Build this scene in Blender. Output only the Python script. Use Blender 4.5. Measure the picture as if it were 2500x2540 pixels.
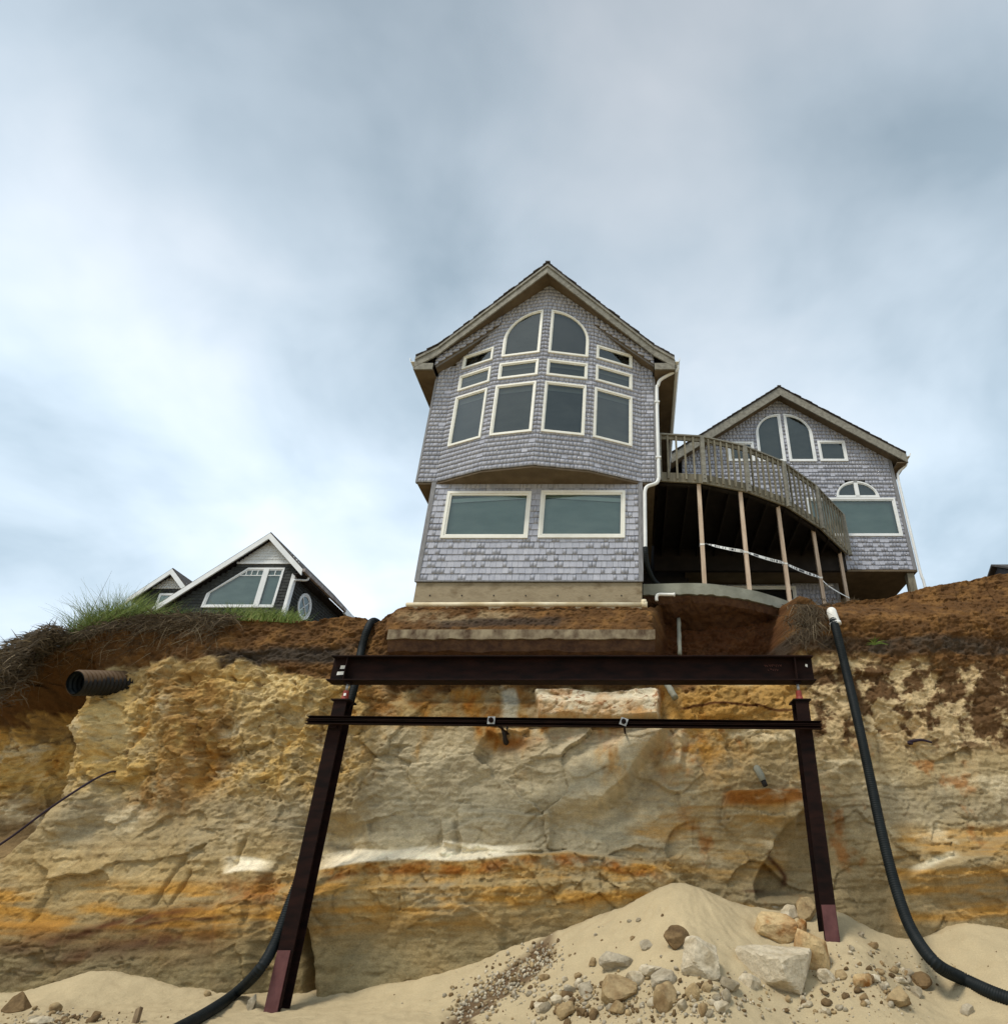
import bpy, bmesh, math, random
import numpy as np
from mathutils import Vector, Matrix

# ------------------------------------------------------------------ camera, sky, sun, exposure
for o in list(bpy.data.objects): bpy.data.objects.remove(o)
SC = bpy.context.scene
COL = SC.collection
R = math.radians
F, PX, PY, TH, EYE = 1600.0, 1570.0, 1323.0, R(29), 1.6
CT, ST = math.cos(TH), math.sin(TH)
cam = bpy.data.cameras.new('camera'); camo = bpy.data.objects.new('camera', cam); COL.objects.link(camo)
camo.location = (0, 0, EYE); camo.rotation_euler = (math.pi/2 + TH, 0, 0)
cam.sensor_fit = 'HORIZONTAL'; cam.sensor_width = 36; cam.lens = 36*F/2500
cam.shift_x = -(PX-1250)/2500; cam.shift_y = (PY-1270)/2500
cam.clip_start = 0.05; cam.clip_end = 3000
SC.camera = camo
SC.view_settings.view_transform = 'Standard'; SC.view_settings.look = 'None'
SC.view_settings.exposure = 0.80; SC.view_settings.gamma = 1.0

SUN_TO = Vector((-0.50, -0.50, 1.10)).normalized()       # direction towards the veiled sun
sun = bpy.data.lights.new('sun', 'SUN'); suno = bpy.data.objects.new('sun', sun); COL.objects.link(suno)
sun.energy = 1.5; sun.angle = R(14); sun.color = (1.0, 0.93, 0.82)
suno.rotation_euler = SUN_TO.to_track_quat('Z', 'Y').to_euler(); suno.location = SUN_TO*60

W = bpy.data.worlds.new('World'); SC.world = W; W.use_nodes = True
def build_world():
    nt = W.node_tree; N = nt.nodes; L = nt.links; N.clear()
    out = N.new('ShaderNodeOutputWorld'); bg = N.new('ShaderNodeBackground'); L.new(bg.outputs[0], out.inputs[0])
    bg.inputs['Strength'].default_value = 0.10
    sky = N.new('ShaderNodeTexSky'); sky.sky_type = 'NISHITA'; sky.sun_disc = False
    sky.sun_elevation = math.asin(SUN_TO.z); sky.sun_rotation = math.atan2(SUN_TO.x, SUN_TO.y)
    sky.air_density = 1.5; sky.dust_density = 4.0; sky.ozone_density = 2.0
    tc = N.new('ShaderNodeTexCoord'); sep = N.new('ShaderNodeSeparateXYZ'); L.new(tc.outputs['Generated'], sep.inputs[0])
    zz = N.new('ShaderNodeMath'); zz.operation = 'MAXIMUM'; zz.inputs[1].default_value = 0.0; L.new(sep.outputs[2], zz.inputs[0])
    za = N.new('ShaderNodeMath'); za.operation = 'ADD'; za.inputs[1].default_value = 0.35; L.new(zz.outputs[0], za.inputs[0])
    dv = []
    for k in (0, 1):
        d = N.new('ShaderNodeMath'); d.operation = 'DIVIDE'; L.new(sep.outputs[k], d.inputs[0]); L.new(za.outputs[0], d.inputs[1]); dv.append(d)
    cb = N.new('ShaderNodeCombineXYZ'); L.new(dv[0].outputs[0], cb.inputs[0]); L.new(dv[1].outputs[0], cb.inputs[1])
    def noise(scale, det, rough, dist, off):
        mp = N.new('ShaderNodeMapping'); L.new(cb.outputs[0], mp.inputs[0]); mp.inputs['Location'].default_value = off
        n = N.new('ShaderNodeTexNoise'); L.new(mp.outputs[0], n.inputs['Vector'])
        n.inputs['Scale'].default_value = scale; n.inputs['Detail'].default_value = det
        n.inputs['Roughness'].default_value = rough; n.inputs['Distortion'].default_value = dist
        return n
    n1 = noise(1.45, 5, 0.48, 0.35, (3.1, 1.7, 0)); n2 = noise(4.2, 5, 0.5, 0.3, (7.3, -2.2, 0)); 
    mx = N.new('ShaderNodeMath'); mx.operation = 'MULTIPLY_ADD'; L.new(n2.outputs[0], mx.inputs[0]); mx.inputs[1].default_value = 0.30; 
    m1 = N.new('ShaderNodeMath'); m1.operation = 'MULTIPLY'; L.new(n1.outputs[0], m1.inputs[0]); m1.inputs[1].default_value = 0.70
    L.new(m1.outputs[0], mx.inputs[2])
    cr = N.new('ShaderNodeValToRGB'); L.new(mx.outputs[0], cr.inputs[0]); e = cr.color_ramp.elements
    e[0].position = 0.38; e[0].color = (0.37, 0.47, 0.555, 1)
    e[1].position = 0.64; e[1].color = (0.74, 0.81, 0.885, 1)
    m = cr.color_ramp.elements.new(0.5); m.color = (0.545, 0.645, 0.735, 1)
    # thicker, greyer cloud overhead than low down, all the way round
    zr = N.new('ShaderNodeMapRange'); L.new(sep.outputs[2], zr.inputs[0])
    zr.inputs[1].default_value = 0.50; zr.inputs[2].default_value = 1.0; zr.inputs[3].default_value = 8.5; zr.inputs[4].default_value = 3.6
    sc = N.new('ShaderNodeVectorMath'); sc.operation = 'SCALE'; L.new(cr.outputs[0], sc.inputs[0]); L.new(zr.outputs[0], sc.inputs['Scale'])
    mix = N.new('ShaderNodeMix'); mix.data_type = 'RGBA'; mix.inputs[0].default_value = 0.93
    L.new(sky.outputs[0], mix.inputs[6]); L.new(sc.outputs[0], mix.inputs[7]); L.new(mix.outputs[2], bg.inputs[0])
build_world()

# ------------------------------------------------------------------ measuring helpers (camera at the origin's foot, Y = depth)
def ray(u, v):
    xc = (u-PX)/F; yc = -(v-PY)/F
    return xc, CT-yc*ST, ST+yc*CT
def at(u, v, Y):
    r = ray(u, v); k = Y/r[1]; return Vector((r[0]*k, Y, r[2]*k+EYE))
def at_z(u, v, Z):
    r = ray(u, v); k = (Z-EYE)/r[2]; return Vector((r[0]*k, r[1]*k, Z))
def proj(X, Y, Z):
    Z = Z-EYE; zc = Y*CT+Z*ST; yc = Z*CT-Y*ST
    return PX+F*X/zc, PY-F*yc/zc
rng = random.Random(7); nr = np.random.default_rng(11)

# ------------------------------------------------------------------ numpy noise
def _h(i, j, k, s):
    n = (i.astype(np.int64)*374761393 + j.astype(np.int64)*668265263 + k.astype(np.int64)*2147483647 + s*144665) & 0xffffffff
    n = ((n ^ (n >> 13))*1274126177) & 0xffffffff
    n = ((n ^ (n >> 16))*2246822519) & 0xffffffff
    return ((n ^ (n >> 15)) & 0xffffff)/float(0xffffff)
def vn(x, y, s=0):
    """2-D gradient noise about -1..1"""
    x = np.asarray(x, float); y = np.asarray(y, float); x, y = np.broadcast_arrays(x, y)
    xi = np.floor(x); yi = np.floor(y); fx = x-xi; fy = y-yi
    xi = xi.astype(np.int64); yi = yi.astype(np.int64); z = np.zeros_like(xi)
    ux = fx*fx*fx*(fx*(fx*6-15)+10); uy = fy*fy*fy*(fy*(fy*6-15)+10)
    def g(a, b, dx, dy):
        t = _h(a, b, z, s)*2*math.pi
        return np.cos(t)*dx+np.sin(t)*dy
    a = g(xi, yi, fx, fy); b = g(xi+1, yi, fx-1, fy); c = g(xi, yi+1, fx, fy-1); d = g(xi+1, yi+1, fx-1, fy-1)
    return 1.45*((a+(b-a)*ux)+((c+(d-c)*ux)-(a+(b-a)*ux))*uy)
def fbm(x, y, o=4, s=0, g=0.5):
    t = 0; a = 1; f = 1; n = 0
    for i in range(o):
        t = t+a*vn(x*f, y*f, s+i*17); n += a; a *= g; f *= 2.03
    return t/n
def cells(x, y, s=0):
    """nearest jittered cell: returns F1, F2, dx, dy, three random numbers of the cell"""
    xi = np.floor(x).astype(np.int64); yi = np.floor(y).astype(np.int64); z = np.zeros_like(xi)
    b1 = np.full(x.shape, 9.0); b2 = np.full(x.shape, 9.0)
    bx = np.zeros(x.shape); by = np.zeros(x.shape); ci = np.zeros_like(xi); cj = np.zeros_like(xi)
    for di in (-1, 0, 1):
        for dj in (-1, 0, 1):
            a = xi+di; b = yi+dj
            px = a+_h(a, b, z, s); py = b+_h(a, b, z+1, s)
            dx = x-px; dy = y-py; d = np.sqrt(dx*dx+dy*dy)
            m = d < b1
            b2 = np.where(m, b1, np.minimum(b2, d)); b1 = np.where(m, d, b1)
            bx = np.where(m, dx, bx); by = np.where(m, dy, by); ci = np.where(m, a, ci); cj = np.where(m, b, cj)
    return b1, b2, bx, by, _h(ci, cj, z+2, s), _h(ci, cj, z+3, s), _h(ci, cj, z+4, s)
def ss(a, b, x):
    t = np.clip((x-a)/(b-a), 0, 1); return t*t*(3-2*t)
def sbx(x, a, b, w): return ss(a-w, a+w, x)*(1-ss(b-w, b+w, x))
def gs(u, v, cu, cv, su, sv): return np.exp(-((u-cu)/su)**2-((v-cv)/sv)**2)

# ------------------------------------------------------------------ materials
MATS = {}
def principled(name, rough=0.8, spec=0.3, metal=0.0):
    m = bpy.data.materials.new(name); m.use_nodes = True; MATS[name] = m
    b = m.node_tree.nodes['Principled BSDF']
    b.inputs['Roughness'].default_value = rough; b.inputs['Specular IOR Level'].default_value = spec; b.inputs['Metallic'].default_value = metal
    return m, m.node_tree.nodes, m.node_tree.links, b
def pos_noise(N, L, scale, stretch=(1, 1, 1), det=4, rough=0.55, off=(0, 0, 0)):
    g = N.new('ShaderNodeNewGeometry'); mp = N.new('ShaderNodeMapping'); L.new(g.outputs['Position'], mp.inputs[0])
    mp.inputs['Scale'].default_value = stretch; mp.inputs['Location'].default_value = off
    n = N.new('ShaderNodeTexNoise'); L.new(mp.outputs[0], n.inputs['Vector'])
    n.inputs['Scale'].default_value = scale; n.inputs['Detail'].default_value = det; n.inputs['Roughness'].default_value = rough
    return n
def ramp(N, L, src, stops):
    r = N.new('ShaderNodeValToRGB'); L.new(src, r.inputs[0]); e = r.color_ramp.elements
    e[0].position, e[0].color = stops[0][0], (*stops[0][1], 1); e[1].position, e[1].color = stops[-1][0], (*stops[-1][1], 1)
    for p, c in stops[1:-1]:
        k = e.new(p); k.color = (*c, 1)
    return r
def bump(N, L, b, src, strength, dist):
    bp = N.new('ShaderNodeBump'); bp.inputs['Strength'].default_value = strength; bp.inputs['Distance'].default_value = dist
    L.new(src, bp.inputs['Height']); L.new(bp.outputs[0], b.inputs['Normal']); return bp
def simple(name, c0, c1, scale=6, stretch=(1, 1, 1), rough=0.8, spec=0.3, bmp=0.0, bscale=None, metal=0.0, c2=None):
    m, N, L, b = principled(name, rough, spec, metal)
    n = pos_noise(N, L, scale, stretch)
    st = [(0.32, c0), (0.68, c1)] if c2 is None else [(0.30, c0), (0.5, c1), (0.70, c2)]
    L.new(ramp(N, L, n.outputs[0], st).outputs[0], b.inputs['Base Color'])
    if bmp:
        n2 = pos_noise(N, L, bscale or scale*3, stretch, 5); bump(N, L, b, n2.outputs[0], bmp, 0.02)
    return m
def attr_mat(name, rough=0.95, fine=(40, 0.25), bmp=(0.5, 0.02, 25), stretch=(1, 1, 1)):
    m, N, L, b = principled(name, rough, 0.12)
    a = N.new('ShaderNodeAttribute'); a.attribute_name = 'tint'
    n = pos_noise(N, L, fine[0], stretch, 6, 0.65)
    mr = N.new('ShaderNodeMapRange'); L.new(n.outputs[0], mr.inputs[0]); mr.inputs[1].default_value = 0.25; mr.inputs[2].default_value = 0.75
    mr.inputs[3].default_value = 1-fine[1]; mr.inputs[4].default_value = 1+fine[1]
    sc = N.new('ShaderNodeVectorMath'); sc.operation = 'SCALE'; L.new(a.outputs['Color'], sc.inputs[0]); L.new(mr.outputs[0], sc.inputs['Scale'])
    L.new(sc.outputs[0], b.inputs['Base Color'])
    n2 = pos_noise(N, L, bmp[2], stretch, 8, 0.7); bump(N, L, b, n2.outputs[0], bmp[0], bmp[1])
    return m
M_CLIFF = attr_mat('cliff_rock', 0.95, (45, 0.30), (0.6, 0.03, 24), (1, 1, 1.6))
M_SAND = attr_mat('sand', 0.97, (60, 0.16), (0.55, 0.02, 40))
M_ROCK = attr_mat('stone', 0.9, (22, 0.28), (0.8, 0.03, 18))
def shingle_mat(name, stops, streak=(22, 22, 2.2)):
    m, N, L, b = principled(name, 0.85, 0.2)
    a = N.new('ShaderNodeAttribute'); a.attribute_name = 'tone'
    n = pos_noise(N, L, 3.0, streak, 5, 0.6); n2 = pos_noise(N, L, 1.1, (1, 1, 1), 3, 0.5)
    s1 = N.new('ShaderNodeMath'); s1.operation = 'MULTIPLY_ADD'; L.new(n.outputs[0], s1.inputs[0]); s1.inputs[1].default_value = 0.95
    tm = N.new('ShaderNodeMath'); tm.operation = 'MULTIPLY_ADD'; tm.inputs[1].default_value = 0.22; tm.inputs[2].default_value = 0.31; L.new(a.outputs['Fac'], tm.inputs[0]); L.new(tm.outputs[0], s1.inputs[2])
    s2 = N.new('ShaderNodeMath'); s2.operation = 'MULTIPLY_ADD'; L.new(n2.outputs[0], s2.inputs[0]); s2.inputs[1].default_value = 0.35; L.new(s1.outputs[0], s2.inputs[2])
    sc = N.new('ShaderNodeMath'); sc.operation = 'MULTIPLY'; sc.inputs[1].default_value = 0.5; L.new(s2.outputs[0], sc.inputs[0])
    L.new(ramp(N, L, sc.outputs[0], stops).outputs[0], b.inputs['Base Color'])
    bump(N, L, b, n.outputs[0], 0.35, 0.006)
    return m
M_SH = shingle_mat('grey_cedar_shingle', [(0.22, (0.17, 0.178, 0.21)), (0.50, (0.365, 0.378, 0.432)), (0.80, (0.56, 0.565, 0.61))])
M_SHD = shingle_mat('dark_brown_shingle', [(0.30, (0.020, 0.022, 0.021)), (0.55, (0.043, 0.046, 0.043)), (0.80, (0.105, 0.112, 0.105))])
M_SHW = shingle_mat('white_painted_shingle', [(0.30, (0.55, 0.57, 0.56)), (0.8, (0.75, 0.76, 0.74))])
M_SHEATH = simple('dark_sheathing', (0.035, 0.033, 0.035), (0.05, 0.048, 0.05), 8)
M_TRIM = simple('cream_window_trim', (0.74, 0.73, 0.65), (0.82, 0.81, 0.74), 5, rough=0.5)
M_WHITE = simple('white_paint', (0.70, 0.72, 0.71), (0.80, 0.81, 0.80), 4, rough=0.45)
M_CORNER = simple('grey_board', (0.16, 0.16, 0.165), (0.26, 0.26, 0.27), 7, (4, 4, 0.6))
M_FASCIA = simple('weathered_fascia', (0.15, 0.14, 0.115), (0.27, 0.26, 0.215), 5, (2, 1, 2), bmp=0.2)
M_SOFFIT = simple('brown_soffit', (0.10, 0.073, 0.042), (0.155, 0.115, 0.07), 3, (1, 1, 1), bmp=0.1)
M_ROOF = simple('roof_shake', (0.035, 0.03, 0.028), (0.075, 0.065, 0.055), 9, bmp=0.4)
M_CONC = simple('concrete', (0.17, 0.125, 0.07), (0.29, 0.235, 0.15), 2.6, (1, 1, 1.8), bmp=0.35, bscale=14, c2=(0.235, 0.185, 0.115))
M_CONCG = simple('grey_green_concrete', (0.20, 0.20, 0.155), (0.31, 0.31, 0.25), 2.5, bmp=0.3, bscale=16)
M_FOOT = simple('stained_concrete', (0.075, 0.043, 0.022), (0.32, 0.26, 0.165), 5.5, (1, 1, 0.8), bmp=0.5, bscale=12)
M_STEEL = simple('dark_rusted_steel', (0.005, 0.0025, 0.0022), (0.018, 0.0065, 0.0045), 4.5, (0.6, 1, 2), rough=0.8, spec=0.12, bmp=0.08, bscale=20)
M_STEELR = simple('red_primed_steel', (0.085, 0.030, 0.030), (0.14, 0.055, 0.052), 6, (1, 1, 1), rough=0.6, bmp=0.15)
M_JACK = simple('red_jack_paint', (0.20, 0.025, 0.015), (0.28, 0.05, 0.03), 12, rough=0.45)
M_GALV = simple('galvanised_steel', (0.27, 0.27, 0.26), (0.42, 0.42, 0.40), 12, rough=0.4, metal=0.4)
M_PVC = simple('cream_pvc', (0.55, 0.44, 0.26), (0.82, 0.74, 0.55), 2.5, (1, 1, 1), rough=0.45)
M_PVCW = simple('white_pvc', (0.68, 0.67, 0.62), (0.84, 0.83, 0.78), 6, rough=0.4)
M_HOSE = simple('black_corrugated_plastic', (0.005, 0.008, 0.009), (0.011, 0.015, 0.016), 7, rough=0.6, spec=0.2)
M_DECK = simple('weathered_deck_wood', (0.13, 0.115, 0.08), (0.26, 0.235, 0.17), 3.5, (5, 5, 1), bmp=0.2)
M_DECKG = simple('grey_deck_board', (0.17, 0.16, 0.13), (0.27, 0.26, 0.215), 3, (2, 2, 6), bmp=0.2)
M_DECKD = simple('shade_painted_deck_wood', (0.012, 0.009, 0.007), (0.024, 0.018, 0.014), 4)  # near-black wood colour paints in the shade under the deck
M_POST = simple('bare_fir_post', (0.40, 0.29, 0.20), (0.58, 0.46, 0.35), 3, (7, 7, 0.8), bmp=0.1)
M_CHAR = simple('dark_parts_and_shade', (0.012, 0.010, 0.010), (0.026, 0.022, 0.02), 4)  # near-black for dark parts; also paints shade on walls and behind glass
M_CABLE = simple('purple_black_cable', (0.018, 0.010, 0.018), (0.03, 0.018, 0.03), 10)
M_STICK = simple('driftwood', (0.14, 0.09, 0.05), (0.30, 0.22, 0.13), 8, (5, 5, 1))
M_ROOT = simple('dead_root', (0.03, 0.02, 0.012), (0.12, 0.085, 0.05), 9)
M_PAPER = simple('paper_tag', (0.72, 0.70, 0.64), (0.82, 0.80, 0.75), 10)
M_CHALK = simple('red_chalk_mark', (0.16, 0.06, 0.045), (0.20, 0.08, 0.06), 10)
M_BLIND = simple('grey_window_shade', (0.085, 0.08, 0.072), (0.135, 0.126, 0.112), 1.6, (1, 1, 2), rough=0.9)
M_BLIND2 = simple('dark_window_shade', (0.055, 0.053, 0.05), (0.10, 0.096, 0.09), 1.6, (1, 1, 2), rough=0.9)
M_BLINDR = simple('mauve_window_shade', (0.115, 0.095, 0.09), (0.145, 0.12, 0.115), 1.2, rough=0.9)
M_VAL = simple('pale_shade_valance', (0.20, 0.20, 0.185), (0.25, 0.25, 0.235), 2, rough=0.9)
M_BLINDG = simple('sea_green_shade', (0.19, 0.27, 0.25), (0.28, 0.36, 0.335), 1.3, (1, 1, 2.5), rough=0.9)
M_BANDG = simple('pale_green_band', (0.42, 0.52, 0.50), (0.52, 0.61, 0.59), 2, rough=0.9)
M_BLUE = simple('pale_blue_curtain', (0.28, 0.38, 0.45), (0.50, 0.58, 0.62), 2, rough=0.9)
def glass_mat():
    m = bpy.data.materials.new('window_glass'); m.use_nodes = True; N = m.node_tree.nodes; L = m.node_tree.links; N.clear()
    o = N.new('ShaderNodeOutputMaterial'); mx = N.new('ShaderNodeMixShader'); t = N.new('ShaderNodeBsdfTransparent'); g = N.new('ShaderNodeBsdfGlossy')
    f = N.new('ShaderNodeFresnel'); f.inputs[0].default_value = 1.55; t.inputs[0].default_value = (0.80, 0.86, 0.83, 1)
    g.inputs['Roughness'].default_value = 0.03; g.inputs[0].default_value = (0.93, 1.0, 0.97, 1)
    k = N.new('ShaderNodeMath'); k.operation = 'MULTIPLY'; k.use_clamp = True; k.inputs[1].default_value = 1.7; L.new(f.outputs[0], k.inputs[0])
    L.new(k.outputs[0], mx.inputs[0]); L.new(t.outputs[0], mx.inputs[1]); L.new(g.outputs[0], mx.inputs[2]); L.new(mx.outputs[0], o.inputs[0])
    return m
M_GLASS = glass_mat()
def tape_mat():
    m, N, L, b = principled('printed_barrier_tape', 0.5, 0.3)
    a = N.new('ShaderNodeAttribute'); a.attribute_name = 'tint'; L.new(a.outputs['Color'], b.inputs['Base Color']); return m
M_TAPE = tape_mat()
def blade_mat(name, stops):
    m, N, L, b = principled(name, 0.7, 0.2)
    a = N.new('ShaderNodeAttribute'); a.attribute_name = 'tone'
    L.new(ramp(N, L, a.outputs['Fac'], stops).outputs[0], b.inputs['Base Color']); return m
M_GRASS = blade_mat('green_dune_grass', [(0.0, (0.06, 0.10, 0.02)), (0.6, (0.16, 0.23, 0.05)), (1.0, (0.33, 0.34, 0.13))])
M_DEAD = blade_mat('dead_grass', [(0.0, (0.035, 0.024, 0.013)), (0.5, (0.13, 0.095, 0.055)), (1.0, (0.36, 0.29, 0.18))])
M_STALK = blade_mat('grass_stalk', [(0.0, (0.06, 0.05, 0.05)), (1.0, (0.17, 0.14, 0.10))])

# ------------------------------------------------------------------ mesh helpers
ORG = {}
def org(p):
    return ORG[p.name] if p is not None else Vector((0, 0, 0))
def link(name, me, mat, parent=None):
    o = bpy.data.objects.new(name, me); COL.objects.link(o)
    if mat is not None and not me.materials: me.materials.append(mat)
    if parent is not None: o.parent = parent
    ORG[o.name] = org(parent); return o
def thing(name, label, cat, loc=(0, 0, 0), group=None):
    o = bpy.data.objects.new(name, None); COL.objects.link(o); o.location = loc; o.empty_display_size = 0.2
    o['label'] = label; o['category'] = cat
    if group: o['group'] = group
    ORG[o.name] = Vector(loc); return o
def tag(o, label, cat, group=None):
    o['label'] = label; o['category'] = cat
    if group: o['group'] = group
    return o
class MB:
    def __init__(s): s.v = []; s.f = []
    def add(s, vs, fs):
        n = len(s.v); s.v.extend([tuple(p) for p in vs]); s.f.extend([tuple(i+n for i in f) for f in fs]); return s
    def hexa(s, p):   # 8 points: 4 bottom ring, 4 top ring
        return s.add(p, [(3, 2, 1, 0), (4, 5, 6, 7), (0, 1, 5, 4), (1, 2, 6, 5), (2, 3, 7, 6), (3, 0, 4, 7)])
    def box(s, x0, x1, y0, y1, z0, z1):
        return s.hexa([(x0, y0, z0), (x1, y0, z0), (x1, y1, z0), (x0, y1, z0), (x0, y0, z1), (x1, y0, z1), (x1, y1, z1), (x0, y1, z1)])
    def bar(s, p, q, w, h, up=(0, 0, 1)):
        p = Vector(p); q = Vector(q); d = (q-p).normalized(); up = Vector(up)
        a = d.cross(up)
        if a.length < 1e-4: a = d.cross(Vector((0, 1, 0)))
        a.normalize(); b = a.cross(d).normalized(); a = a*w/2; b = b*h/2
        return s.hexa([p-a-b, p+a-b, p+a+b, p-a+b, q-a-b, q+a-b, q+a+b, q-a+b])
    def prism(s, pts, off):
        """closed polygon pts extruded by vector off"""
        n = len(pts); off = Vector(off); a = [Vector(p) for p in pts]; b = [p+off for p in a]
        return s.add(a+b, [tuple(range(n))[::-1], tuple(range(n, 2*n))]+[(i, (i+1) % n, n+(i+1) % n, n+i) for i in range(n)])
    def tube(s, path, r, n=10, caps=True, rad=None):
        path = [Vector(p) for p in path]; m = len(path); up = Vector((0, 0, 1)); base = len(s.v); prev = None
        for i, p in enumerate(path):
            d = (path[min(i+1, m-1)]-path[max(i-1, 0)]).normalized()
            if prev is None:
                a = d.cross(Vector((0, 1, 0)))
                if a.length < 0.1: a = d.cross(Vector((1, 0, 0)))
            else: a = prev-d*prev.dot(d)
            a.normalize(); prev = a; b = d.cross(a); rr = r if rad is None else rad[i]
            for k in range(n):
                t = 2*math.pi*k/n; s.v.append(tuple(p+(a*math.cos(t)+b*math.sin(t))*rr))
        for i in range(m-1):
            for k in range(n):
                k2 = (k+1) % n; s.f.append((base+i*n+k, base+i*n+k2, base+(i+1)*n+k2, base+(i+1)*n+k))
        if caps:
            s.f.append(tuple(base+k for k in range(n))[::-1]); s.f.append(tuple(base+(m-1)*n+k for k in range(n)))
        return s
    def build(s, name, mat, parent=None, smooth=False, bevel=0.0, fix=True):
        o0 = org(parent); me = bpy.data.meshes.new(name)
        me.from_pydata([(x-o0.x, y-o0.y, z-o0.z) for x, y, z in s.v], [], s.f)
        if fix or bevel:
            bm = bmesh.new(); bm.from_mesh(me); bmesh.ops.recalc_face_normals(bm, faces=bm.faces)
            if bevel: bmesh.ops.bevel(bm, geom=bm.edges[:], offset=bevel, segments=1, affect='EDGES', clamp_overlap=True)
            bm.to_mesh(me); bm.free()
        if smooth: me.polygons.foreach_set('use_smooth', [True]*len(me.polygons))
        me.update(); return link(name, me, mat, parent)
def np_mesh(name, V, Q, mat, parent=None, tint=None, tone=None, smooth=True):
    me = bpy.data.meshes.new(name); V = np.asarray(V, np.float32)-np.array(org(parent), np.float32); Q = np.asarray(Q, np.int32); k = Q.shape[1]
    me.vertices.add(len(V)); me.vertices.foreach_set('co', V.ravel())
    me.loops.add(Q.size); me.loops.foreach_set('vertex_index', Q.ravel())
    me.polygons.add(len(Q)); me.polygons.foreach_set('loop_start', np.arange(0, Q.size, k, dtype=np.int32))
    if smooth: me.polygons.foreach_set('use_smooth', np.ones(len(Q), bool))
    if tint is not None:
        a = me.attributes.new('tint', 'FLOAT_COLOR', 'POINT'); c = np.ones((len(V), 4), np.float32); c[:, :3] = tint; a.data.foreach_set('color', c.ravel())
    if tone is not None:
        a = me.attributes.new('tone', 'FLOAT', 'POINT'); a.data.foreach_set('value', np.asarray(tone, np.float32))
    me.update(calc_edges=True); me.validate(); return link(name, me, mat, parent)
def smooth_path(pts, n):
    """Catmull-Rom through pts, n samples"""
    P = [Vector(p) for p in pts]; P = [P[0]*2-P[1]]+P+[P[-1]*2-P[-2]]; segs = len(P)-3; out = []
    for i in range(n):
        t = i/(n-1)*segs; k = min(int(t), segs-1); t -= k; a, b, c, d = P[k:k+4]
        out.append(0.5*((2*b)+(c-a)*t+(2*a-5*b+4*c-d)*t*t+(3*b-a-3*c+d)*t**3))
    return out
def resample(path, step):
    out = [path[0].copy()]; acc = 0
    for a, b in zip(path[:-1], path[1:]):
        d = (b-a).length
        while acc+d >= step:
            t = (step-acc)/d; a = a.lerp(b, t); out.append(a.copy()); d = (b-a).length; acc = 0
        acc += d
    return out

# ------------------------------------------------------------------ the cliff
RIM = [(-900, 1790, 13.6), (-400, 1760, 13.4), (-60, 1712, 12.9), (0, 1695, 12.6), (60, 1640, 12.2), (150, 1600, 12.0), (250, 1562, 12.0), (340, 1540, 12.1), (450, 1530, 12.3),
       (650, 1535, 12.4), (750, 1541, 12.5), (860, 1528, 12.6), (905, 1532, 12.6), (930, 1549, 12.6), (948, 1536, 12.4), (985, 1509, 12.3), (1020, 1503, 12.27),
       (1600, 1506, 12.27), (1625, 1506, 12.5), (1655, 1476, 13.3), (1960, 1496, 13.7), (1985, 1506, 13.7), (2080, 1494, 13.6), (2200, 1484, 13.4), (2250, 1466, 13.2),
       (2330, 1450, 13.0), (2400, 1440, 12.95), (2450, 1428, 12.9), (2500, 1420, 12.9), (2900, 1385, 13.0), (3400, 1380, 13.2)]
rimX = np.array([at(*r).x for r in RIM]); rimZ = np.array([at(*r).z for r in RIM]); rimD = np.array([r[2] for r in RIM])
def pl(u, pts):
    a = np.array(pts, float); return np.interp(u, a[:, 0], a[:, 1])
LEDGE = [(540, 2172), (620, 2160), (700, 2166), (780, 2164), (900, 2142), (1020, 2134), (1150, 2138), (1250, 2128), (1400, 2112), (1520, 2128), (1620, 2150), (1700, 2190), (1760, 2240)]
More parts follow.
